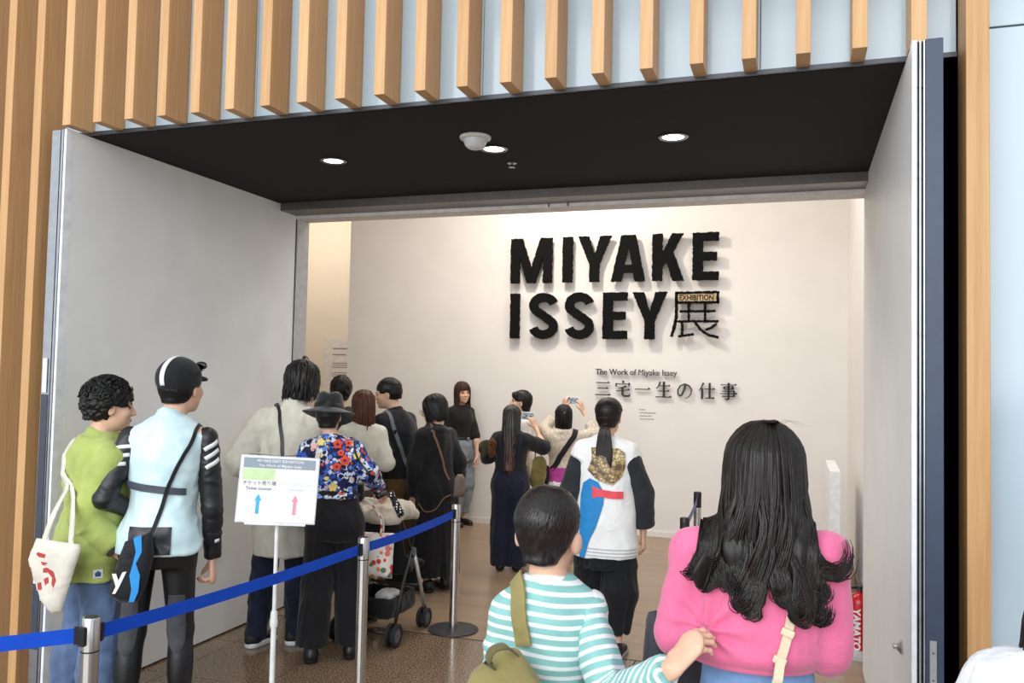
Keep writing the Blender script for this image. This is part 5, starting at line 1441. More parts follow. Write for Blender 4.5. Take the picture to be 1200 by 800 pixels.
# --- woman in pink cardigan
p = Person('person in bright pink cardigan with back turned and cream strap', -.085, 2.160, 2.2, 0, 1.56, True, head=(4, 0, 0), lean=(.0, .0), headoff=(.012, 0, 0))
P_pink = p
for q in (1, -1): p.S[q] = np.array((q*.142, -.012, 1.262 if q < 0 else 1.272))
p.setarm(-1, (-.190, -.01, 1.055), (-.13, .21, 1.03), hand=(.5, .8, 0), palm=(0, 0, -1)); p.setarm(1, (.158, -.01, 1.050), (.13, .23, 1.02), hand=(-.5, .8, 0), palm=(0, 0, -1))
p.body(0.006, 0.012, 0.005)
p.trousers(cloth('light_blue_denim', (122, 158, 204), var=.12), 1.155, .05, .010, .03, .04, folds=folds_gen(.004, (14, 14, 7), 31))
PINK = cloth('pink_knit', (228, 112, 152), var=.06, scale=9, weave=900, bump=.2, sheen=.3)
secs = [(1.022, -.008, -.002, .158, .122), (1.04, -.008, -.002, .172, .136), (1.08, -.006, -.002, .172, .138), (1.13, 0, 0, .164, .134), (1.2, 0, 0, .156, .126), (1.25, 0, -.006, .144, .108), (1.295, 0, -.014, .108, .080), (1.335, 0, -.018, .066, .060)]
def pinkfold(V):
    d = folds_gen(.006, (6, 6, 7), 32, .002, (18, 18, 18))(V)
    # folds that run from the gripped spot up to the shoulder
    g = np.array((-.115, -.13, 1.10)); r = V-g; dist = np.linalg.norm(r, axis=1); ang = np.arctan2(r[:, 0], r[:, 2])
    d = d+.012*np.cos(ang*9)*np.exp(-(dist/.09)**2)*(V[:, 1] < .02)
    return d*np.clip((V[:, 2]-1.03)/.05, .2, 1)
p.top('cardigan', PINK, .985, .022, 1.86, .019, .0, h=.0065, secs=secs, shoulder=.006, folds=pinkfold)
F = Field(); F.tower([(1.012, -.008, -.002, .156, .120), (1.026, -.008, -.002, .160, .124), (1.042, -.008, -.002, .170, .134)], 0); smesh('hem_rib', F, .006, PINK, p.root)
p.shoes(plain('white_sneaker', (220, 220, 220), .6), h=.012)
def wavy_hair(p, mat):
    F = Field(); F.ell((0, -.022, .039), (.089, .106, .093), 0)
    F.tower([(-.25, .0, -.140, .085, .016), (-.18, 0, -.132, .108, .022), (-.11, 0, -.100, .104, .030), (-.04, 0, -.066, .096, .052), (.06, 0, -.03, .088, .086)], .03)
    F.ell((0, .13, -.07), (.1, .09, .13), .015, 's')
    p.hair(F, mat, .006, folds=lambda V: .006*vnoise(V*np.array((45, 45, 7)))+.003*vnoise(V*np.array((110, 110, 12))))
    cv = []; part = np.array((.025, -.040, .149))
    def one(az, L, w, wv, ph, curl, th):
        pts = [part+np.array((random.uniform(-.004, .004), random.uniform(-.06, .03), random.uniform(-.004, 0)))]
        pts += [scalp(az*.8+8, 72, th=th), scalp(az*.92+4, 52, th=th), scalp(az, 30, th=th), scalp(az, 10, th=th)]
        b = scalp(az, -8, th=th); n = 6
        for q in range(1, n+1):
            t = q/n; z = b[2]+(-L-b[2])*t; fl = 1+(.26 if abs(az) < 70 else .10)*t
            yy = b[1]*(1-.1*t)-.045*t+wv*math.cos(ph+t*6.5)*t*.7
            pts.append(np.array((b[0]*fl+wv*math.sin(ph+t*6.5)*t+random.uniform(-.002, .002), yy, z)))
        if curl:
            e = pts[-1]; sg, r = curl
            pts += [e+np.array((sg*r*.35, -.006, -r*.55)), e+np.array((sg*r*.95, -.010, -r*.75)), e+np.array((sg*r*1.45, -.010, -r*.3)), e+np.array((sg*r*1.45, -.006, r*.25))]
        cv.append((pts, w))
    # clumps of parallel strands give the waves and the big curls at the ends
    for az in np.linspace(-106, 90, 36):
        L = (random.uniform(.255, .325) if abs(az-15) < 45 else random.uniform(.225, .27)) if abs(az) < 75 else random.uniform(.185, .225)
        wv = random.uniform(.012, .026); ph = random.uniform(0, 6.28); cu = (1 if az+random.uniform(-35, 35) > 0 else -1, random.uniform(.018, .034))
        for j in range(26):
            one(az+random.uniform(-4.5, 4.5), L+random.uniform(-.018, .008), random.uniform(.0028, .0058), wv*random.uniform(.92, 1.08), ph+random.uniform(-.15, .15), (cu[0], cu[1]*random.uniform(.75, 1.1)), random.uniform(.019, .030))
    for i in range(14):
        x = -.108-.0015*i
        cv.append(([scalp(-80, 30, th=.02), (-.110, -.06, -.05), (x, -.10, -.12-.004*i), (x-.008, -.13, -.17-.006*i), (x-.022-.001*i, -.145, -.20-.006*i), (x-.04-.001*i, -.15, -.195-.004*i), (x-.045, -.15, -.18-.003*i)], .009))
    for i in range(8):
        x = random.uniform(-.03, .03); cv.append(([(x+.02, -.03, .139), (x*1.4+.03, -.05, .147+random.uniform(0, .006)), (x*2.4+.05, -.06, .135)], .0006))
    p.locks(cv, mat, n=26, sides=6, flat=.5, avoid=p.G_cardigan, off=.019, tip=.22)
wavy_hair(p, H_DARK)

# --- passer-by at the right edge
p = Person('person in white top at the bottom right edge of the view', .438, 1.50, -17, 6, 1.51, True, lean=(0, 0))
P_edge = p
p.setarm(1); p.setarm(-1); p.body(0.009, 0.015, 0.008)
p.top('white_top', cloth('white_jersey', (228, 228, 232), var=.05), .9, .03, 1.2, .03, .006, h=.010, folds=folds_gen(.006, (8, 8, 6), 33))
p.trousers(cloth('dark_denim', (50, 56, 76)), 1.0, .05, .014, .02, .03, h=.015)
p.shoes(plain('edge_black_shoe', (24, 24, 24), .5), h=.013)
p.hair(hair_long(.34, .092, .05, .012, .12, cy=-.06), H_BLACK, .008, folds=lambda V: .005*vnoise(V*np.array((60, 60, 6))))
p.locks([(fall(az, random.uniform(60, 85), random.uniform(.26, .40), jit=.008, th=.016, out=.55), random.uniform(.004, .008)) for az in np.linspace(-140, 120, 150)], H_BLACK)
# ------------------------------------------------------------------ bags and carried things
def world_to(p, W):
    d = np.asarray(W, float)-np.array(p.root.location); c, n = math.cos(-p.th), math.sin(-p.th)
    return np.array((c*d[0]-n*d[1], n*d[0]+c*d[1], d[2]))
def carried(name, label, cat, p):
    return tag(empty(name, p.root.location, p.th), label, cat)
def pillow(name, poly, th, mat, parent, o, ex, ez, step=0.02, puff=0.05, wob=0.0):
    """soft flat bag: outline in (u,v) on the plane o + u*ex + v*ez, swelling towards the middle"""
    import mathutils.geometry as mg
    poly = [Vector(q) for q in poly]; pts = []
    for i in range(len(poly)):
        a, b = poly[i], poly[(i+1) % len(poly)]; k = max(1, int((b-a).length/step))
        for q in range(k): pts.append(a+(b-a)*q/k)
    n0 = len(pts); B = np.array([(q.x, q.y) for q in pts]); B2 = np.roll(B, -1, 0)
    for x in np.arange(B[:, 0].min(), B[:, 0].max(), step):
        for z in np.arange(B[:, 1].min(), B[:, 1].max(), step): pts.append(Vector((x+1e-4, z+1e-4)))
    r = mg.delaunay_2d_cdt(pts, [(i, (i+1) % n0) for i in range(n0)], [list(range(n0))], 1, 1e-6)
    Q = np.array([(v.x, v.y) for v in r[0]]); tri = [tuple(f) for f in r[2]]
    ab = B2-B; ap = Q[:, None]-B[None]; t = np.clip((ap*ab).sum(-1)/np.maximum((ab*ab).sum(-1), 1e-9), 0, 1)
    d = np.linalg.norm(ap-t[..., None]*ab, axis=-1).min(1)
    h = th*np.sqrt(np.clip(1-(1-np.clip(d/puff, 0, 1))**2, 0, 1))*.5+.0015
    if wob: h = h+wob*vnoise(np.column_stack([Q*16, Q[:, 0]*0]))*np.clip(d/puff, 0, 1)
    ex = np.asarray(ex, float)/np.linalg.norm(ex); ez = np.asarray(ez, float); ez = ez-ex*(ez @ ex); ez /= np.linalg.norm(ez); nn = np.cross(ex, ez)
    o = np.asarray(o, float); base = o+Q[:, :1]*ex+Q[:, 1:]*ez; n = len(Q)
    A = base+nn*h[:, None]; C = base-nn*h[:, None]
    f0 = tri[0]; s_ = np.cross(Q[f0[1]]-Q[f0[0]], Q[f0[2]]-Q[f0[0]]); tri = tri if s_ > 0 else [t[::-1] for t in tri]
    Fc = tri+[tuple(i+n for i in t[::-1]) for t in tri]
    from collections import Counter
    ed = Counter()
    for t_ in tri:
        for i in range(3): ed[(t_[i], t_[(i+1) % 3])] += 1
    for (a, b) in list(ed):
        if (b, a) not in ed: Fc.append((b, a, a+n, b+n))
    return mk(name, np.vstack([A, C]), Fc, mat, parent, True), (o, ex, ez, nn, th*.5)
def on_panel(name, fr, poly, mat, parent, lift=0.002):
    o, ex, ez, nn, t = fr
    V = [o+u*ex+v*ez+nn*(t+lift) for u, v in poly]+[o+u*ex+v*ez+nn*(t+lift-.0015) for u, v in poly]; n = len(poly)
    return mk(name, V, [tuple(range(n)), tuple(range(2*n-1, n-1, -1))]+[(i, (i+1) % n, n+(i+1) % n, n+i) for i in range(n)], mat, parent)
def wline(name, pts, w, mat, parent, n=24, r=None):
    P = spline(pts, n); mb = MB().tube(P, w, 8); return mb.build(name, mat, parent, True)

# canvas tote on the green man's back
p = P_green; CANV = cloth('natural_canvas', (222, 216, 202), var=.05); RED = plain('red_print_ink', (196, 62, 58), .8)
t = carried('tote_bag', 'off-white canvas tote bag with red print hanging behind the green sweatshirt', 'bag', p)
ex = p.v(.80, -.60, -.02); o = p.v(-.135, -.235, .80)
tb, fr = pillow('bag_body', [(-.135, .04), (-.10, .135), (.115, .125), (.12, .10), (.045, -.17), (.0, -.185), (-.06, -.13)], .05, CANV, t, o, ex, (0, 0, 1), wob=.008)
for dx in (-.06, .075):
    P_ = spline([o+ex*dx+np.array((0, 0, .12)), o+ex*(dx*.7)+p.v(.02, .02, .24), p.v(-.08, -.02, 1.20), p.v(-.06, .10, 1.33)], 22); P_, _ = hug(p.G_sweatshirt, P_, .006, 4, pull=False)
    V, Fc = ribbon(P_, np.tile(p.v(-.6, -.8, 0), (22, 1)), .026, .003); mk('handle', V, Fc, CANV, t, True)
for pl in ([(-.075, .075), (-.066, .082), (-.03, .075), (-.035, .06), (-.06, .062)], [(-.07, .035), (-.06, .045), (-.02, .04), (-.03, .028)],
           [(-.05, .01), (-.02, .02), (.012, .005), (.03, -.03), (.02, -.075), (-.005, -.11), (-.02, -.10), (.0, -.08), (.01, -.05), (.012, -.02), (-.01, .0), (-.04, -.004)],
           [(-.03, -.03), (-.01, -.02), (-.002, -.045), (-.018, -.06)], [(-.06, -.05), (-.045, -.045), (-.04, -.075), (-.055, -.08)]):
    on_panel('red_print', fr, pl, RED, tb, .003)

# cyclist's musette
p = P_cyc; MUS = cloth('black_bag_nylon', (26, 27, 30), .6)
t = carried('musette_bag', 'black shoulder bag with bright blue stripe below the mint vest', 'bag', p)
o = p.v(-.115, -.205, .83); ex = p.v(.93, -.15, 0)
mb_, fr = pillow('bag_body', [(-.075, -.115), (-.075, -.10), (-.05, .02), (-.02, .11), (.085, .15), (.10, .05), (.075, -.07), (.045, -.145), (-.03, -.15)], .05, MUS, t, o, ex, (.0, 0, 1), wob=.004)
BLU = plain('bright_blue_stripe', (36, 150, 226), .5)
st = [(.018, .128), (.05, .142), (.054, .07), (.032, .02), (.05, -.03), (.046, -.10), (.030, -.142), (.010, -.142), (.018, -.09), (.008, -.03), (.020, .02), (.030, .07)]
on_panel('blue_stripe', fr, st, BLU, mb_, .003)
WHT = plain('white_logo_ink', (236, 236, 238), .6)
on_panel('white_logo', fr, [(-.062, -.02), (-.045, -.02), (-.035, -.05), (-.02, -.015), (-.004, -.012), (-.03, -.075), (-.045, -.105), (-.058, -.105), (-.045, -.075)], WHT, mb_, .003)
sp = strap('strap', p.G_vest, [p.v(-.055, -.2, .96), p.v(-.02, -.2, 1.04), p.v(.05, -.2, 1.20), p.v(.11, -.16, 1.32), p.v(.135, -.04, 1.40), p.v(.12, .10, 1.33)], .017, MUS, t, n=40, off=.007)

# coat wearer's shoulder bag
p = P_coat; t = carried('shoulder_bag', 'black shoulder bag with long strap on the beige coat', 'bag', p)
BLKL = plain('black_bag_leather', (24, 24, 26), .4)
strap('strap', p.G_coat, [p.v(-.03, .10, 1.42), p.v(-.075, .0, 1.49), p.v(-.085, -.15, 1.42), p.v(-.07, -.22, 1.30), p.v(-.045, -.22, 1.18), p.v(.03, -.22, 1.04), p.v(.07, -.2, .92)], .022, BLKL, t, n=48, off=.005)
pillow('bag_body', [(-.11, -.08), (.11, -.08), (.11, .08), (-.11, .08)], .06, BLKL, t, p.v(.06, -.225, .86), p.v(1, .1, 0), (0, 0, 1))

# bag strap along the floral sleeve
p = P_hat; t = carried('sling_strap_bag', 'small black bag on thin strap over the floral sleeve', 'bag', p)
strap('strap', p.G_floral_shirt, [p.v(.075, .08, 1.30), p.v(.10, .0, 1.33), p.v(.105, -.1, 1.26), p.v(.14, -.12, 1.17), p.v(.19, -.10, 1.08), p.v(.235, -.02, 1.0)], .012, BLKL, t, n=36, off=.006)
pillow('bag_body', [(-.05, -.06), (.05, -.06), (.045, .06), (-.045, .06)], .03, BLKL, t, p.v(.13, .20, .95), p.v(.8, .4, 0), (0, 0, 1))

# grey sling of the man in the polo
p = P_manb; GSTR = cloth('grey_webbing', (116, 120, 128)); t = carried('sling_bag', 'slate grey sling bag worn over the black polo shirt', 'bag', p)
strap('strap', p.G_polo_shirt, [p.v(-.20, -.02, 1.25), p.v(-.15, -.04, 1.37), p.v(-.085, -.14, 1.36), p.v(-.035, -.2, 1.24), p.v(.03, -.2, 1.10), p.v(.085, -.18, .98), p.v(.12, -.1, .92)], .030, GSTR, t, n=40, off=.006)
MB().box(-.02, .02, -.004, .004, -.018, .018, .003).build('buckle', BLACKP, t).location = tuple(hug(p.G_polo_shirt, np.array([p.v(-.035, -.2, 1.24)]), .014, 6)[0][0])
pillow('bag_body', [(-.10, -.06), (.10, -.06), (.09, .06), (-.09, .06)], .06, cloth('slate_nylon', (70, 74, 82)), t, p.v(.17, .02, .90), p.v(.2, 1, 0), (0, 0, 1))

# brown crossbody bag of the woman in black
p = P_dress; BRN = plain('brown_leather', (120, 84, 60), .5); TAUPE = plain('taupe_leather', (112, 98, 88), .5)
t = carried('crossbody_bag', 'taupe crossbody bag with brown strap on the black dress', 'bag', p)
strap('strap', p.G_tunic, [p.v(-.09, .06, 1.25), p.v(-.07, -.02, 1.34), p.v(-.03, -.14, 1.27), p.v(.04, -.19, 1.13), p.v(.10, -.19, 1.0), p.v(.15, -.16, .90)], .017, BRN, t, n=40, off=.006)
pillow('bag_body', [(-.06, -.09), (.045, -.09), (.05, .05), (.02, .085), (-.03, .085), (-.06, .05)], .06, TAUPE, t, p.v(.185, -.165, .84), p.v(.7, .6, -.05), (0, 0, 1))
wline('strap_end', [p.v(-.13, -.18, .70), p.v(-.08, -.20, .64), p.v(.0, -.21, .66), p.v(.06, -.20, .74), p.v(.12, -.19, .77)], .005, BRN, t)

# sling of the woman in lace
p = P_lace; t = carried('black_sling', 'wide black sling strap and bag across the beige lace blouse', 'bag', p)
strap('strap', p.G_lace_blouse, [p.v(.12, .08, 1.16), p.v(.11, .0, 1.20), p.v(.10, -.12, 1.14), p.v(.03, -.17, 1.03), p.v(-.06, -.17, .92), p.v(-.13, -.12, .85)], .05, MUS, t, n=36, off=.006)
pillow('bag_body', [(-.05, -.10), (.06, -.10), (.06, .08), (-.05, .08)], .07, MUS, t, p.v(-.165, -.06, .80), p.v(.4, -.9, 0), (0, 0, 1))

# olive jacket and bag of the woman in navy trousers
p = P_navy; OLV = cloth('olive_cotton', (128, 116, 66), var=.15); FUR = cloth('brown_fur_trim', (96, 56, 34), var=.35, scale=60)
t = carried('olive_bag', 'olive cloth bag between the navy trousers and the magenta sash', 'bag', p)
F = Field(); F.ell((0, 0, 0), (.075, .06, .14), 0); F.ell((.03, 0, .09), (.05, .05, .06), .03); oo = p.v(.235, .13, .83)
smesh('bag_body', F, .009, OLV, t, folds=folds_gen(.008, (10, 10, 5), 40), xf=(np.eye(3), oo))
F = Field(); F.ell((-.055, 0, .02), (.03, .045, .11), 0); smesh('side_lining', F, .009, cloth('beige_lining', (196, 178, 152)), t, folds=folds_gen(.006, (14, 14, 14), 41), xf=(np.eye(3), oo))
wline('handle', [oo+np.array((-.02, 0, .13)), oo+np.array((-.01, -.02, .22)), oo+np.array((.02, -.02, .22)), oo+np.array((.04, 0, .13))], .006, OLV, t)
t = carried('olive_jacket', 'dark olive jacket with brown fur hood left of the navy trousers', 'jacket', p)
F = Field(); F.ell((0, 0, 0), (.05, .06, .11), 0); F.ell((-.04, .0, .03), (.035, .045, .05), .02); smesh('jacket_body', F, .009, cloth('dark_olive', (60, 64, 42)), t, folds=folds_gen(.008, (10, 10, 8), 42), xf=(np.eye(3), p.v(-.22, .04, 1.02)))
F = Field(); F.ell((0, 0, 0), (.04, .045, .085), 0); F.ell((.02, 0, .05), (.04, .045, .045), .02); smesh('fur_hood', F, .007, FUR, t, folds=lambda V: .008*vnoise(V*90), xf=(np.eye(3), p.v(-.165, -.035, 1.06)))

# phones
def phone(label, p, c, ex, scr):
    ex = p.v(*ex); ex = ex/np.linalg.norm(ex); ez = np.array((0, 0, 1.0)); ez = ez-ex*(ez @ ex); ez /= np.linalg.norm(ez); nn = np.cross(ex, ez)
    t = carried('phone', label, 'phone', p); Rm = Matrix(np.stack([ex, nn, ez], 1).tolist()); o = Vector(p.v(*c))
    b = MB().box(-.066, .066, -.004, .004, -.0335, .0335, .003, rot=Rm, org=(0, 0, 0)); b.v = [tuple(Vector(v)+o) for v in b.v]; bo = b.build('phone_body', WHITEP, t)
    sgn = -1 if nn @ p.v(0, -1, 0) < 0 else 1
    sc_ = MB().box(-.05, .05, sgn*.0042-.0004, sgn*.0042+.0004, -.029, .029, rot=Rm, org=(0, 0, 0)); sc_.v = [tuple(Vector(v)+o) for v in sc_.v]
    m = M('phone_screen', (150, 180, 200), .2); f = m.noise(m.coord(), 60, 2); c_ = m.ramp(f, ((.35, (52, 58, 64)), (.5, (120, 146, 160)), (.65, (180, 190, 194)))); m.base(c_); m.l.new(c_, m.b.inputs['Emission Color']); m.b.inputs['Emission Strength'].default_value = .25
    sc_.build('screen', m.m, bo)
phone('white phone held up in front of the plain white top', P_navy, (.150, .30, 1.335), (1, .08, -.10), 0)
phone('white phone raised overhead above the beige lace blouse', P_lace, (.085, .28, 1.475), (1, .0, .0), 0)

# boy's backpack, worn on the left shoulder
p = P_boy; OLB = cloth('olive_canvas', (146, 134, 84), var=.10, wrinkle=.006); OLD = cloth('olive_webbing', (108, 100, 66))
t = carried('backpack', 'olive canvas backpack slung over the striped shirt', 'bag', p)
strap('shoulder_strap', p.G_shirt, [p.v(-.068, .09, 1.03), p.v(-.070, .04, 1.12), p.v(-.072, -.03, 1.155), p.v(-.080, -.10, 1.11), p.v(-.084, -.13, 1.06), p.v(-.080, -.15, 1.015)], .042, OLB, t, n=40, off=.007, th=.006)
F = Field(); F.tower([(.66, -.085, -.195, .085, .05), (.72, -.085, -.205, .115, .068), (.85, -.085, -.21, .115, .070), (.95, -.08, -.19, .088, .055), (1.0, -.075, -.17, .05, .035), (1.025, -.072, -.16, .022, .018)], 0, e=2.5)
pk_ = smesh('pack_body', F, .006, OLB, t, folds=folds_gen(.005, (9, 9, 7), 43))
strap('zip', F, [p.v(-.0, -.3, .78), p.v(-.01, -.3, .88), p.v(-.035, -.3, .955), p.v(-.045, -.3, .985)], .010, plain('dark_zip', (60, 58, 44), .5), pk_, n=24, off=.004)
P_ = [p.v(-.125, -.19, .985), p.v(-.135, -.225, 1.01), p.v(-.125, -.235, 1.045), p.v(-.095, -.22, 1.05), p.v(-.075, -.18, 1.02)]
V, Fc = ribbon(spline(P_, 20), np.tile(p.v(0, -.5, 1), (20, 1)), .022, .004); mk('grab_loop', V, Fc, OLD, t, True)

# pink cardigan: cream strap bag and dark bag on the arm
p = P_pink; CRM = plain('cream_leather', (226, 206, 176), .5)
GP_ = Field().merge(p.G_cardigan).merge(p.G_trousers)
t = carried('cream_strap_bag', 'cream leather crossbody bag with thin strap on the pink cardigan', 'bag', p)
strap('strap', GP_, [p.v(.105, .08, 1.22), p.v(.105, .0, 1.30), p.v(.098, -.10, 1.24), p.v(.092, -.17, 1.17), p.v(.070, -.17, 1.10), p.v(.048, -.17, 1.04), p.v(.030, -.17, .98), p.v(.0, -.17, .88)], .021, CRM, t, n=56, off=.010, th=.004, free=[(.7, 1)])
for zz in (1.125, 1.062):
    q, nn = hug(p.G_cardigan, np.array([p.v(.075 if zz > 1.1 else .054, -.17, zz)]), .011, 6); F = Field(); F.rbox((0, 0, 0), (.015, .004, .009), .003, 0); smesh('keeper', F, .0025, CRM, t, xf=(rotm(0, 0, .35), q[0]), it=0)
q, nn = hug(p.G_cardigan, np.array([p.v(.044, -.17, 1.035)]), .0125, 6); F = Field(); F.ell((0, 0, 0), (.0045, .003, .0045), 0); smesh('rivet', F, .0012, CHROME, t, xf=(np.eye(3), q[0]))
pillow('bag_body', [(-.09, -.08), (.09, -.08), (.085, .07), (-.085, .07)], .06, CRM, t, p.v(-.05, -.19, .80), p.v(1, .2, 0), (0, 0, 1))
t = carried('dark_handbag', 'dark grey handbag hanging at the left elbow of the pink cardigan', 'bag', p)
DGB = cloth('charcoal_nylon', (66, 66, 74), .6)
pillow('bag_body', [(-.13, -.15), (.13, -.15), (.11, .12), (-.11, .12)], .08, DGB, t, p.v(-.20, .15, .965), p.v(.6, .8, 0), (0, 0, 1))
wline('handle', [p.v(-.24, .10, 1.07), p.v(-.20, .11, 1.12), p.v(-.155, .13, 1.10), p.v(-.14, .20, 1.06)], .006, BLKL, t)

# ------------------------------------------------------------------ barrier posts and belts
BELT = cloth('royal_blue_webbing', (12, 74, 196), .7, var=.04, wrinkle=.0, sheen=0)
POSTH = .83
def post(x, y, label, group, dark=False, rz=0.0):
    t = tag(empty('barrier_post', (x, y, 0), rz), label, 'barrier post', group)
    autosmooth(MB().lathe([(0, 0), (.165, 0), (.168, .004), (.165, .010), (.12, .016), (.05, .022), (.0, .023)], n=48).build('base', CHARP if not dark else BLACKP, t))
    autosmooth(MB().lathe([(.0, .02), (.029, .02), (.029, .715), (.0, .715)], n=32).build('pole', STEEL, t))
    MB().lathe([(.0, .712), (.0305, .712), (.0305, .717), (.0, .717)], n=32).build('seam_ring', BLACKP, t)
    autosmooth(MB().lathe([(.0, .717), (.030, .717), (.030, POSTH-.006), (.028, POSTH-.001), (.0, POSTH)], n=32).build('head', STEEL if not dark else BLACKP, t))
    MB().lathe([(.0, POSTH-.001), (.022, POSTH-.0005), (.022, POSTH+.001), (.0, POSTH+.001)], n=24).build('cap', CHARP, t)
    for a in (0, math.pi):
        b = MB().box(.026, .042, -.014, .014, .738, .802, .003).build('belt_slot', BLACKP, t); b.rotation_euler = (0, 0, a)
    return t
def belt(a, b, label, group, sag=.012, za=.77, zb=.77, mat=BELT):
    a = np.array((*a, za)); b = np.array((*b, zb)); d = b-a; d /= np.linalg.norm(d); a = a+d*.040; b = b-d*.040
    mid = (a+b)/2; t = tag(empty('barrier_belt', (mid[0], mid[1], 0)), label, 'belt', group)
    n = 24; u = np.linspace(0, 1, n); P_ = a+(b-a)*u[:, None]; P_[:, 2] -= sag*4*u*(1-u); nn = np.cross(d, (0, 0, 1)); P_ -= np.array((mid[0], mid[1], 0))
    V, Fc = ribbon(P_-nn*.0008, np.tile(nn, (n, 1)), .05, .0016); mk('webbing', V, Fc, mat, t)
    for e, sg in ((P_[0], 1), (P_[-1], -1)):
        R3 = Matrix.Rotation(math.atan2(d[1], d[0]), 3, 'Z'); c = Vector(e+d*.004*sg)
        m2 = MB().box(-.008, .008, -.006, .006, -.030, .030, .002, rot=R3, org=(0, 0, 0)); m2.v = [tuple(Vector(v)+c) for v in m2.v]; m2.build('end_clip', BLACKP, t)
G1 = 'steel barrier posts along the queue'
S0, S1, S2, S3 = (-3.42, 1.33), (-2.294, 2.335), (-2.148, 4.0), (-2.150, 5.278)
ang = lambda a, b: math.atan2(b[1]-a[1], b[0]-a[0])
post(*S1, 'steel barrier post nearest the viewer, in front of the blue-grey trousers', G1, rz=ang(S1, S2))
post(*S2, 'steel barrier post in front of the black trousers below the floral shirt', G1, rz=ang(S2, S3))
post(*S3, 'steel barrier post on the wood floor edge in front of the black dress', G1, rz=ang(S2, S3))
post(*S0, 'steel barrier post left of the view, where the blue belt leads', G1, rz=ang(S0, S1))
G2 = 'blue belts of the queue barrier'
belt(S0, S1, 'blue belt running out of view left of the nearest post', G2)
belt(S1, S2, 'long blue belt passing in front of the mint vest and beige coat', G2, .012)
belt(S2, S3, 'blue belt in front of the stroller and the black dress', G2)
S4, S5 = (-.717, 6.701), (-.655, 5.401)
post(*S4, 'far barrier post with black head near the back wall', 'black-headed barrier posts', True, rz=ang(S4, S5))
post(*S5, 'black-headed barrier post just left of the pink cardigan', 'black-headed barrier posts', True, rz=ang(S4, S5))
belt(S5, S4, 'dull blue belt between the two black-headed posts', G2, mat=cloth('dull_blue_webbing', (58, 84, 150), .6, wrinkle=0))

# ------------------------------------------------------------------ direction sign on a pole
t = tag(empty('direction_sign', (-2.345, 3.50, 0), math.radians(33.4)), 'white ticket direction sign on thin pole in front of the beige coat', 'sign')
WM = plain('white_metal', (232, 232, 230), .4)
autosmooth(MB().lathe([(0, 0), (.14, 0), (.14, .01), (.02, .02), (0, .02)], n=36).build('base', WM, t))
autosmooth(MB().lathe([(0, .02), (.0125, .02), (.0125, .52), (.0, .52)], n=20).build('pole', WM, t))
autosmooth(MB().lathe([(0, .475), (.0165, .475), (.0185, .49), (.0185, .505), (.016, .52), (.0165, .535), (.014, .55), (0, .55)], n=20).build('collar', WM, t))
autosmooth(MB().lathe([(0, .55), (.0095, .55), (.0095, 1.05), (.0, 1.05)], n=20).build('pole', WM, t))
Rb = Matrix.Rotation(math.radians(3.4), 3, 'Y') @ Matrix.Rotation(math.radians(-6), 3, 'X')
bo = Vector((-.0, -.014, 1.125))
def brd_box(nm, x0, x1, z0, z1, y0, y1, m, par, bev=0):
    b = MB().box(x0, x1, y0, y1, z0, z1, bev, rot=Rb, org=(0, 0, 0)); b.v = [tuple(Vector(v)+bo) for v in b.v]; return b.build(nm, m, par)
pan = brd_box('panel', -.184, .184, -.158, .158, -.006, .004, plain('clear_acrylic_edge', (214, 218, 222), .15), t, .002)
brd_box('paper', -.178, .178, -.150, .152, -.0075, -.0065, plain('white_paper', (250, 250, 250), .6), pan)
brd_box('holder_foot', -.14, .14, -.166, -.152, -.010, .008, WM, pan)
SGY = plain('slate_print', (150, 162, 176), .6); SGN = plain('pale_green_print', (206, 232, 176), .6); SYL = plain('cream_print', (250, 249, 236), .6); SBL = plain('sky_blue_print', (62, 186, 236), .6); SPK = plain('pink_print', (240, 150, 170), .6); STX = plain('grey_text_print', (120, 124, 128), .6)
brd_box('title_band', -.168, .165, .098, .146, -.0082, -.0074, SGY, pan)
brd_box('green_band', -.168, -.02, .042, .096, -.0082, -.0074, SGN, pan)
brd_box('cream_band', -.018, .165, .042, .096, -.0082, -.0074, SYL, pan)
def sign_text(body, x, z, size, m, al='CENTER'):
    M4 = Matrix.Translation(bo) @ Rb.to_4x4() @ Matrix.Translation((x, -.0085, z)) @ Matrix.Rotation(math.radians(90), 4, 'X'); text_mesh('text', body, size, m, pan, M4, .0002, al, .0003)
sign_text('MIYAKE ISSEY EXHIBITION', 0, .127, .0185, WM); sign_text('The Work of Miyake Issey', 0, .105, .0185, WM)
sign_text('チケット売り場', -.088, .020, .022, STX); sign_text('Ticket counter', -.088, -.004, .020, STX)
SLT = plain('faint_text_print', (222, 222, 224), .6); sign_text('チケットをお持ちの方', .082, .020, .017, SLT); sign_text('Ticket holders', .082, -.002, .015, SLT)
for xc, m in ((-.088, SBL), (.082, SPK)):
    mb = MB().poly([(xc-.008, -.115), (xc+.008, -.115), (xc+.008, -.055), (xc+.016, -.055), (xc, -.022), (xc-.016, -.055), (xc-.008, -.055)], -.0085, -.0074); mb.v = [tuple(Rb @ Vector(v)+bo) for v in mb.v]; mb.build('arrow', m, pan)

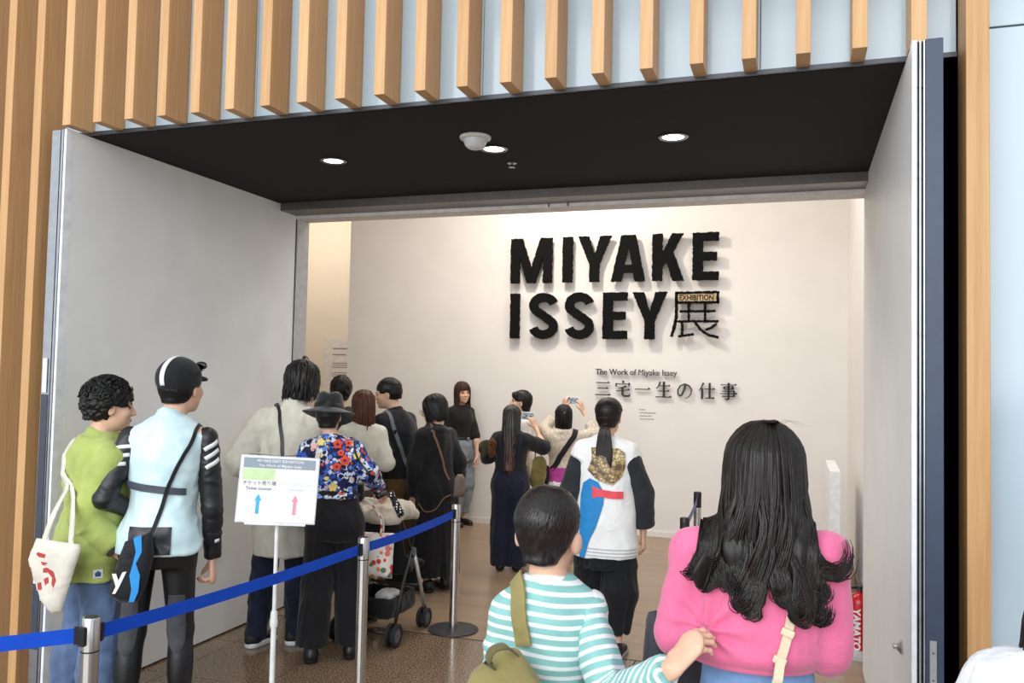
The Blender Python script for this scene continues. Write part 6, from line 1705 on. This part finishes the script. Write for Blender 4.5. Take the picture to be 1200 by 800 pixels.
# ------------------------------------------------------------------ stroller
t = tag(empty('stroller', (-2.55, 5.03, 0), 0), 'folding stroller with black seat and beige canopy beside the floral shirt', 'stroller')
TB = plain('black_tube', (28, 28, 30), .4); TS = plain('silver_tube', (196, 194, 190), .3, metal=.6); TY = plain('black_tyre', (30, 30, 31), .7); HUB = plain('grey_hub', (88, 88, 90), .5)
FAB = cloth('black_stroller_fabric', (26, 26, 28)); CAN = cloth('beige_canopy_cloth', (206, 196, 180), var=.06)
def wheel(x, y, r):
    for dx in (-.022, .022):
        w_ = MB().lathe([(r*.62, -.009), (r*.9, -.011), (r, -.006), (r, .006), (r*.9, .011), (r*.62, .009), (r*.62, -.009)], (x+dx, y, r), 28, 'x').build('wheel', TY, t); autosmooth(w_)
        MB().lathe([(0, -.007), (r*.64, -.005), (r*.64, .005), (0, .007)], (x+dx, y, r), 18, 'x').build('hub', HUB, w_)
    MB().cyl((x-.03, y, r), (x+.03, y, r), .006, n=10).build('axle', TB, t)
for x in (-.195, .195): wheel(x, -.225, .072); wheel(x*.98, .235, .065)
for x in (-.195, .195):
    MB().tube([(x, -.225, .09), (x*.98, -.10, .36), (x*.96, .02, .56)], .011, 10).build('rear_leg', TB, t, True)
    MB().tube([(x*.98, .235, .13), (x*.97, .17, .30), (x*.96, .06, .53)], .013, 10).build('front_leg', TS, t, True)
    MB().cyl((x*.98, .235, .08), (x*.98, .235, .15), .015, n=12).build('swivel', TB, t)
    MB().tube([(x*.96, .05, .50), (x*.94, -.10, .72), (x*.92, -.28, .93), (x*.90, -.36, .965), (x*.88, -.43, .955)], .010, 10).build('push_tube', TB, t, True)
    MB().tube([(x*.90, -.35, .963), (x*.88, -.44, .952)], .017, 12).build('grip', BLACKP, t, True)
    hb = MB().lathe([(0, -.014), (.03, -.012), (.03, .012), (0, .014)], (x*.96, .045, .535), 20, 'x').build('hinge', plain('blue_grey_hinge', (70, 84, 104), .4), t)
MB().tube([(-.195, -.225, .075), (0, -.225, .085), (.195, -.225, .075)], .010, 10).build('rear_axle', TB, t, True)
MB().tube([(-.19, .17, .29), (.19, .17, .29)], .009, 10).build('cross_bar', TB, t, True)
F = Field(); F.cone((0, -.10, .72), (0, .02, .42), .03, .035, 0, flat=((1, 0, 0), 5.2)); F.cone((0, .02, .42), (0, .24, .43), .035, .03, .02, flat=((1, 0, 0), 5.0)); F.cone((0, .24, .43), (0, .28, .26), .02, .015, .02, flat=((1, 0, 0), 8)); smesh('seat', F, .010, FAB, t, folds=folds_gen(.006, (10, 10, 8), 44))
F = Field(); F.rbox((0, -.02, .22), (.165, .19, .07), .04); F.rbox((0, -.02, .28), (.15, .175, .10), .03, 0, 's'); smesh('basket', F, .008, FAB, t, folds=folds_gen(.006, (10, 10, 10), 45), it=0)
F = Field(); F.rbox((.06, -.04, .26), (.06, .08, .03), .025); smesh('basket_blanket', F, .007, cloth('white_blanket', (214, 214, 214)), t, folds=folds_gen(.008, (14, 14, 14), 46))
F = Field(); F.cone((-.13, -.14, .79), (.14, -.14, .79), .05, .05, 0); F.cone((-.13, -.06, .82), (.14, -.06, .82), .055, .055, .04); F.cone((-.13, .03, .80), (.15, .03, .80), .05, .05, .04); F.cone((-.12, .10, .76), (.15, .10, .76), .035, .035, .04); F.rbox((0, .0, .68), (.3, .3, .06), .01, .02, 's')
smesh('canopy', F, .009, CAN, t, folds=folds_gen(.012, (6, 16, 9), 47))
F = Field(); F.rbox((.02, .02, .56), (.035, .05, .06), .01, 0, R=rotm(.3, .4)); smesh('white_cloth', F, .006, cloth('white_muslin', (222, 222, 220)), t, folds=folds_gen(.008, (16, 16, 12), 48))
# dotted pouch on the stroller handle
DOT = M('black_white_dots', (20, 20, 22), .7); _w = DOT.node('ShaderNodeTexVoronoi'); _w.inputs['Scale'].default_value = 60; _w.inputs['Randomness'].default_value = .15; DOT.l.new(DOT.coord(), _w.inputs['Vector']); DOT.base(DOT.ramp(_w.outputs['Distance'], ((.28, (238, 238, 238)), (.34, (22, 22, 24))))); DOT = DOT.m
t2 = tag(empty('dotted_scarf', (-2.33, 4.68, 0)), 'black scarf with white dots tied to the stroller handle', 'scarf')
F = Field(); F.chain([(0, 0, .96), (.02, .02, .90), (.045, .04, .84)], [.016, .024, .016], .01); smesh('scarf', F, .006, DOT, t2, folds=folds_gen(.005, (20, 20, 14), 49))
# floral bag hanging from the stroller
RF = M('red_floral_cloth', (236, 226, 214), .8); _v = RF.coord(); _w = RF.node('ShaderNodeTexVoronoi'); _w.inputs['Scale'].default_value = 26; RF.l.new(_v, _w.inputs['Vector']); _sp = RF.node('ShaderNodeSeparateColor'); RF.l.new(_w.outputs['Color'], _sp.inputs[0])
RF.base(RF.mix(RF.ramp(_w.outputs['Distance'], ((.42, (255, 255, 255)), (.5, (0, 0, 0)))), (238, 230, 220), RF.ramp(_sp.outputs[0], ((0, (214, 60, 60)), (.3, (232, 120, 110)), (.5, (238, 228, 216)), (.7, (90, 120, 90)), (.85, (226, 150, 60))), 'CONSTANT'))); RF = RF.m
t3 = tag(empty('floral_bag', (-2.56, 4.76, 0), .2), 'red and white floral cloth bag hanging behind the stroller seat', 'bag')
pillow('bag_body', [(-.15, -.14), (.17, -.14), (.18, .14), (-.16, .14)], .09, RF, t3, (0.02, 0, .56), (1, 0, 0), (0, 0, 1), wob=.01)
for y_ in (-.03, .03): wline('handle', [(-.09, y_, .68), (-.10, y_*.6, .80), (.0, y_*.3, .90), (.11, y_*.6, .80), (.12, y_, .68)], .006, RF, t3)

# ------------------------------------------------------------------ right-hand corner of the gallery
t = tag(empty('low_partition', (.29, 7.5, 0)), 'low white partition panel by the right wall behind the pink cardigan', 'partition')
MB().box(-.04, .04, -.5, .5, .02, 1.015, .003).build('panel', plain('bright_white_laminate', (244, 244, 246), .4), t)
for y_ in (-.38, .38): MB().box(-.06, .06, y_-.03, y_+.03, 0, .02, .003).build('foot', ALU, t)
t = tag(empty('fire_extinguisher', (.385, 5.72, 0)), 'red fire extinguisher with white lettering beside the right door leaf', 'extinguisher')
REDP = plain('red_enamel', (206, 26, 34), .25)
st_ = MB().lathe([(0, 0), (.085, 0), (.088, .02), (.085, .06), (.07, .06), (.07, .03), (0, .03)], n=28).build('stand', plain('pale_grey_stand', (206, 204, 200), .5), t)
autosmooth(MB().lathe([(0, .03), (.055, .03), (.066, .04), (.068, .06), (.068, .33), (.064, .36), (.045, .385), (.022, .395), (.022, .41), (0, .41)], n=36).build('cylinder', REDP, t), 50)
autosmooth(MB().lathe([(0, .405), (.02, .405), (.02, .44), (0, .44)], n=20).build('valve', CHROME, t))
MB().box(-.012, .012, -.10, .02, .44, .455, .004).build('lever', BLACKP, t); MB().box(-.010, .010, -.09, .0, .415, .425, .004).build('carry_handle', BLACKP, t)
MB().tube([(-.018, 0, .425), (-.07, .0, .42), (-.086, -.01, .33), (-.084, -.02, .18), (-.078, -.02, .1)], .009, 10).build('hose', BLACKP, t, True)
LM = Matrix.Translation((0, 0, .075)) @ Matrix.Rotation(math.radians(-22), 4, 'Z') @ Matrix.Translation((-.0, -.0695, 0)) @ Matrix.Rotation(math.radians(90), 4, 'X') @ Matrix.Rotation(math.radians(-90), 4, 'Z') @ Matrix.Translation((-.235, -.018, 0))
text_mesh('lettering', 'YAMATO', .062, plain('white_lettering', (244, 244, 244), .5), t, LM, .0015, 'LEFT', .0022, .98)
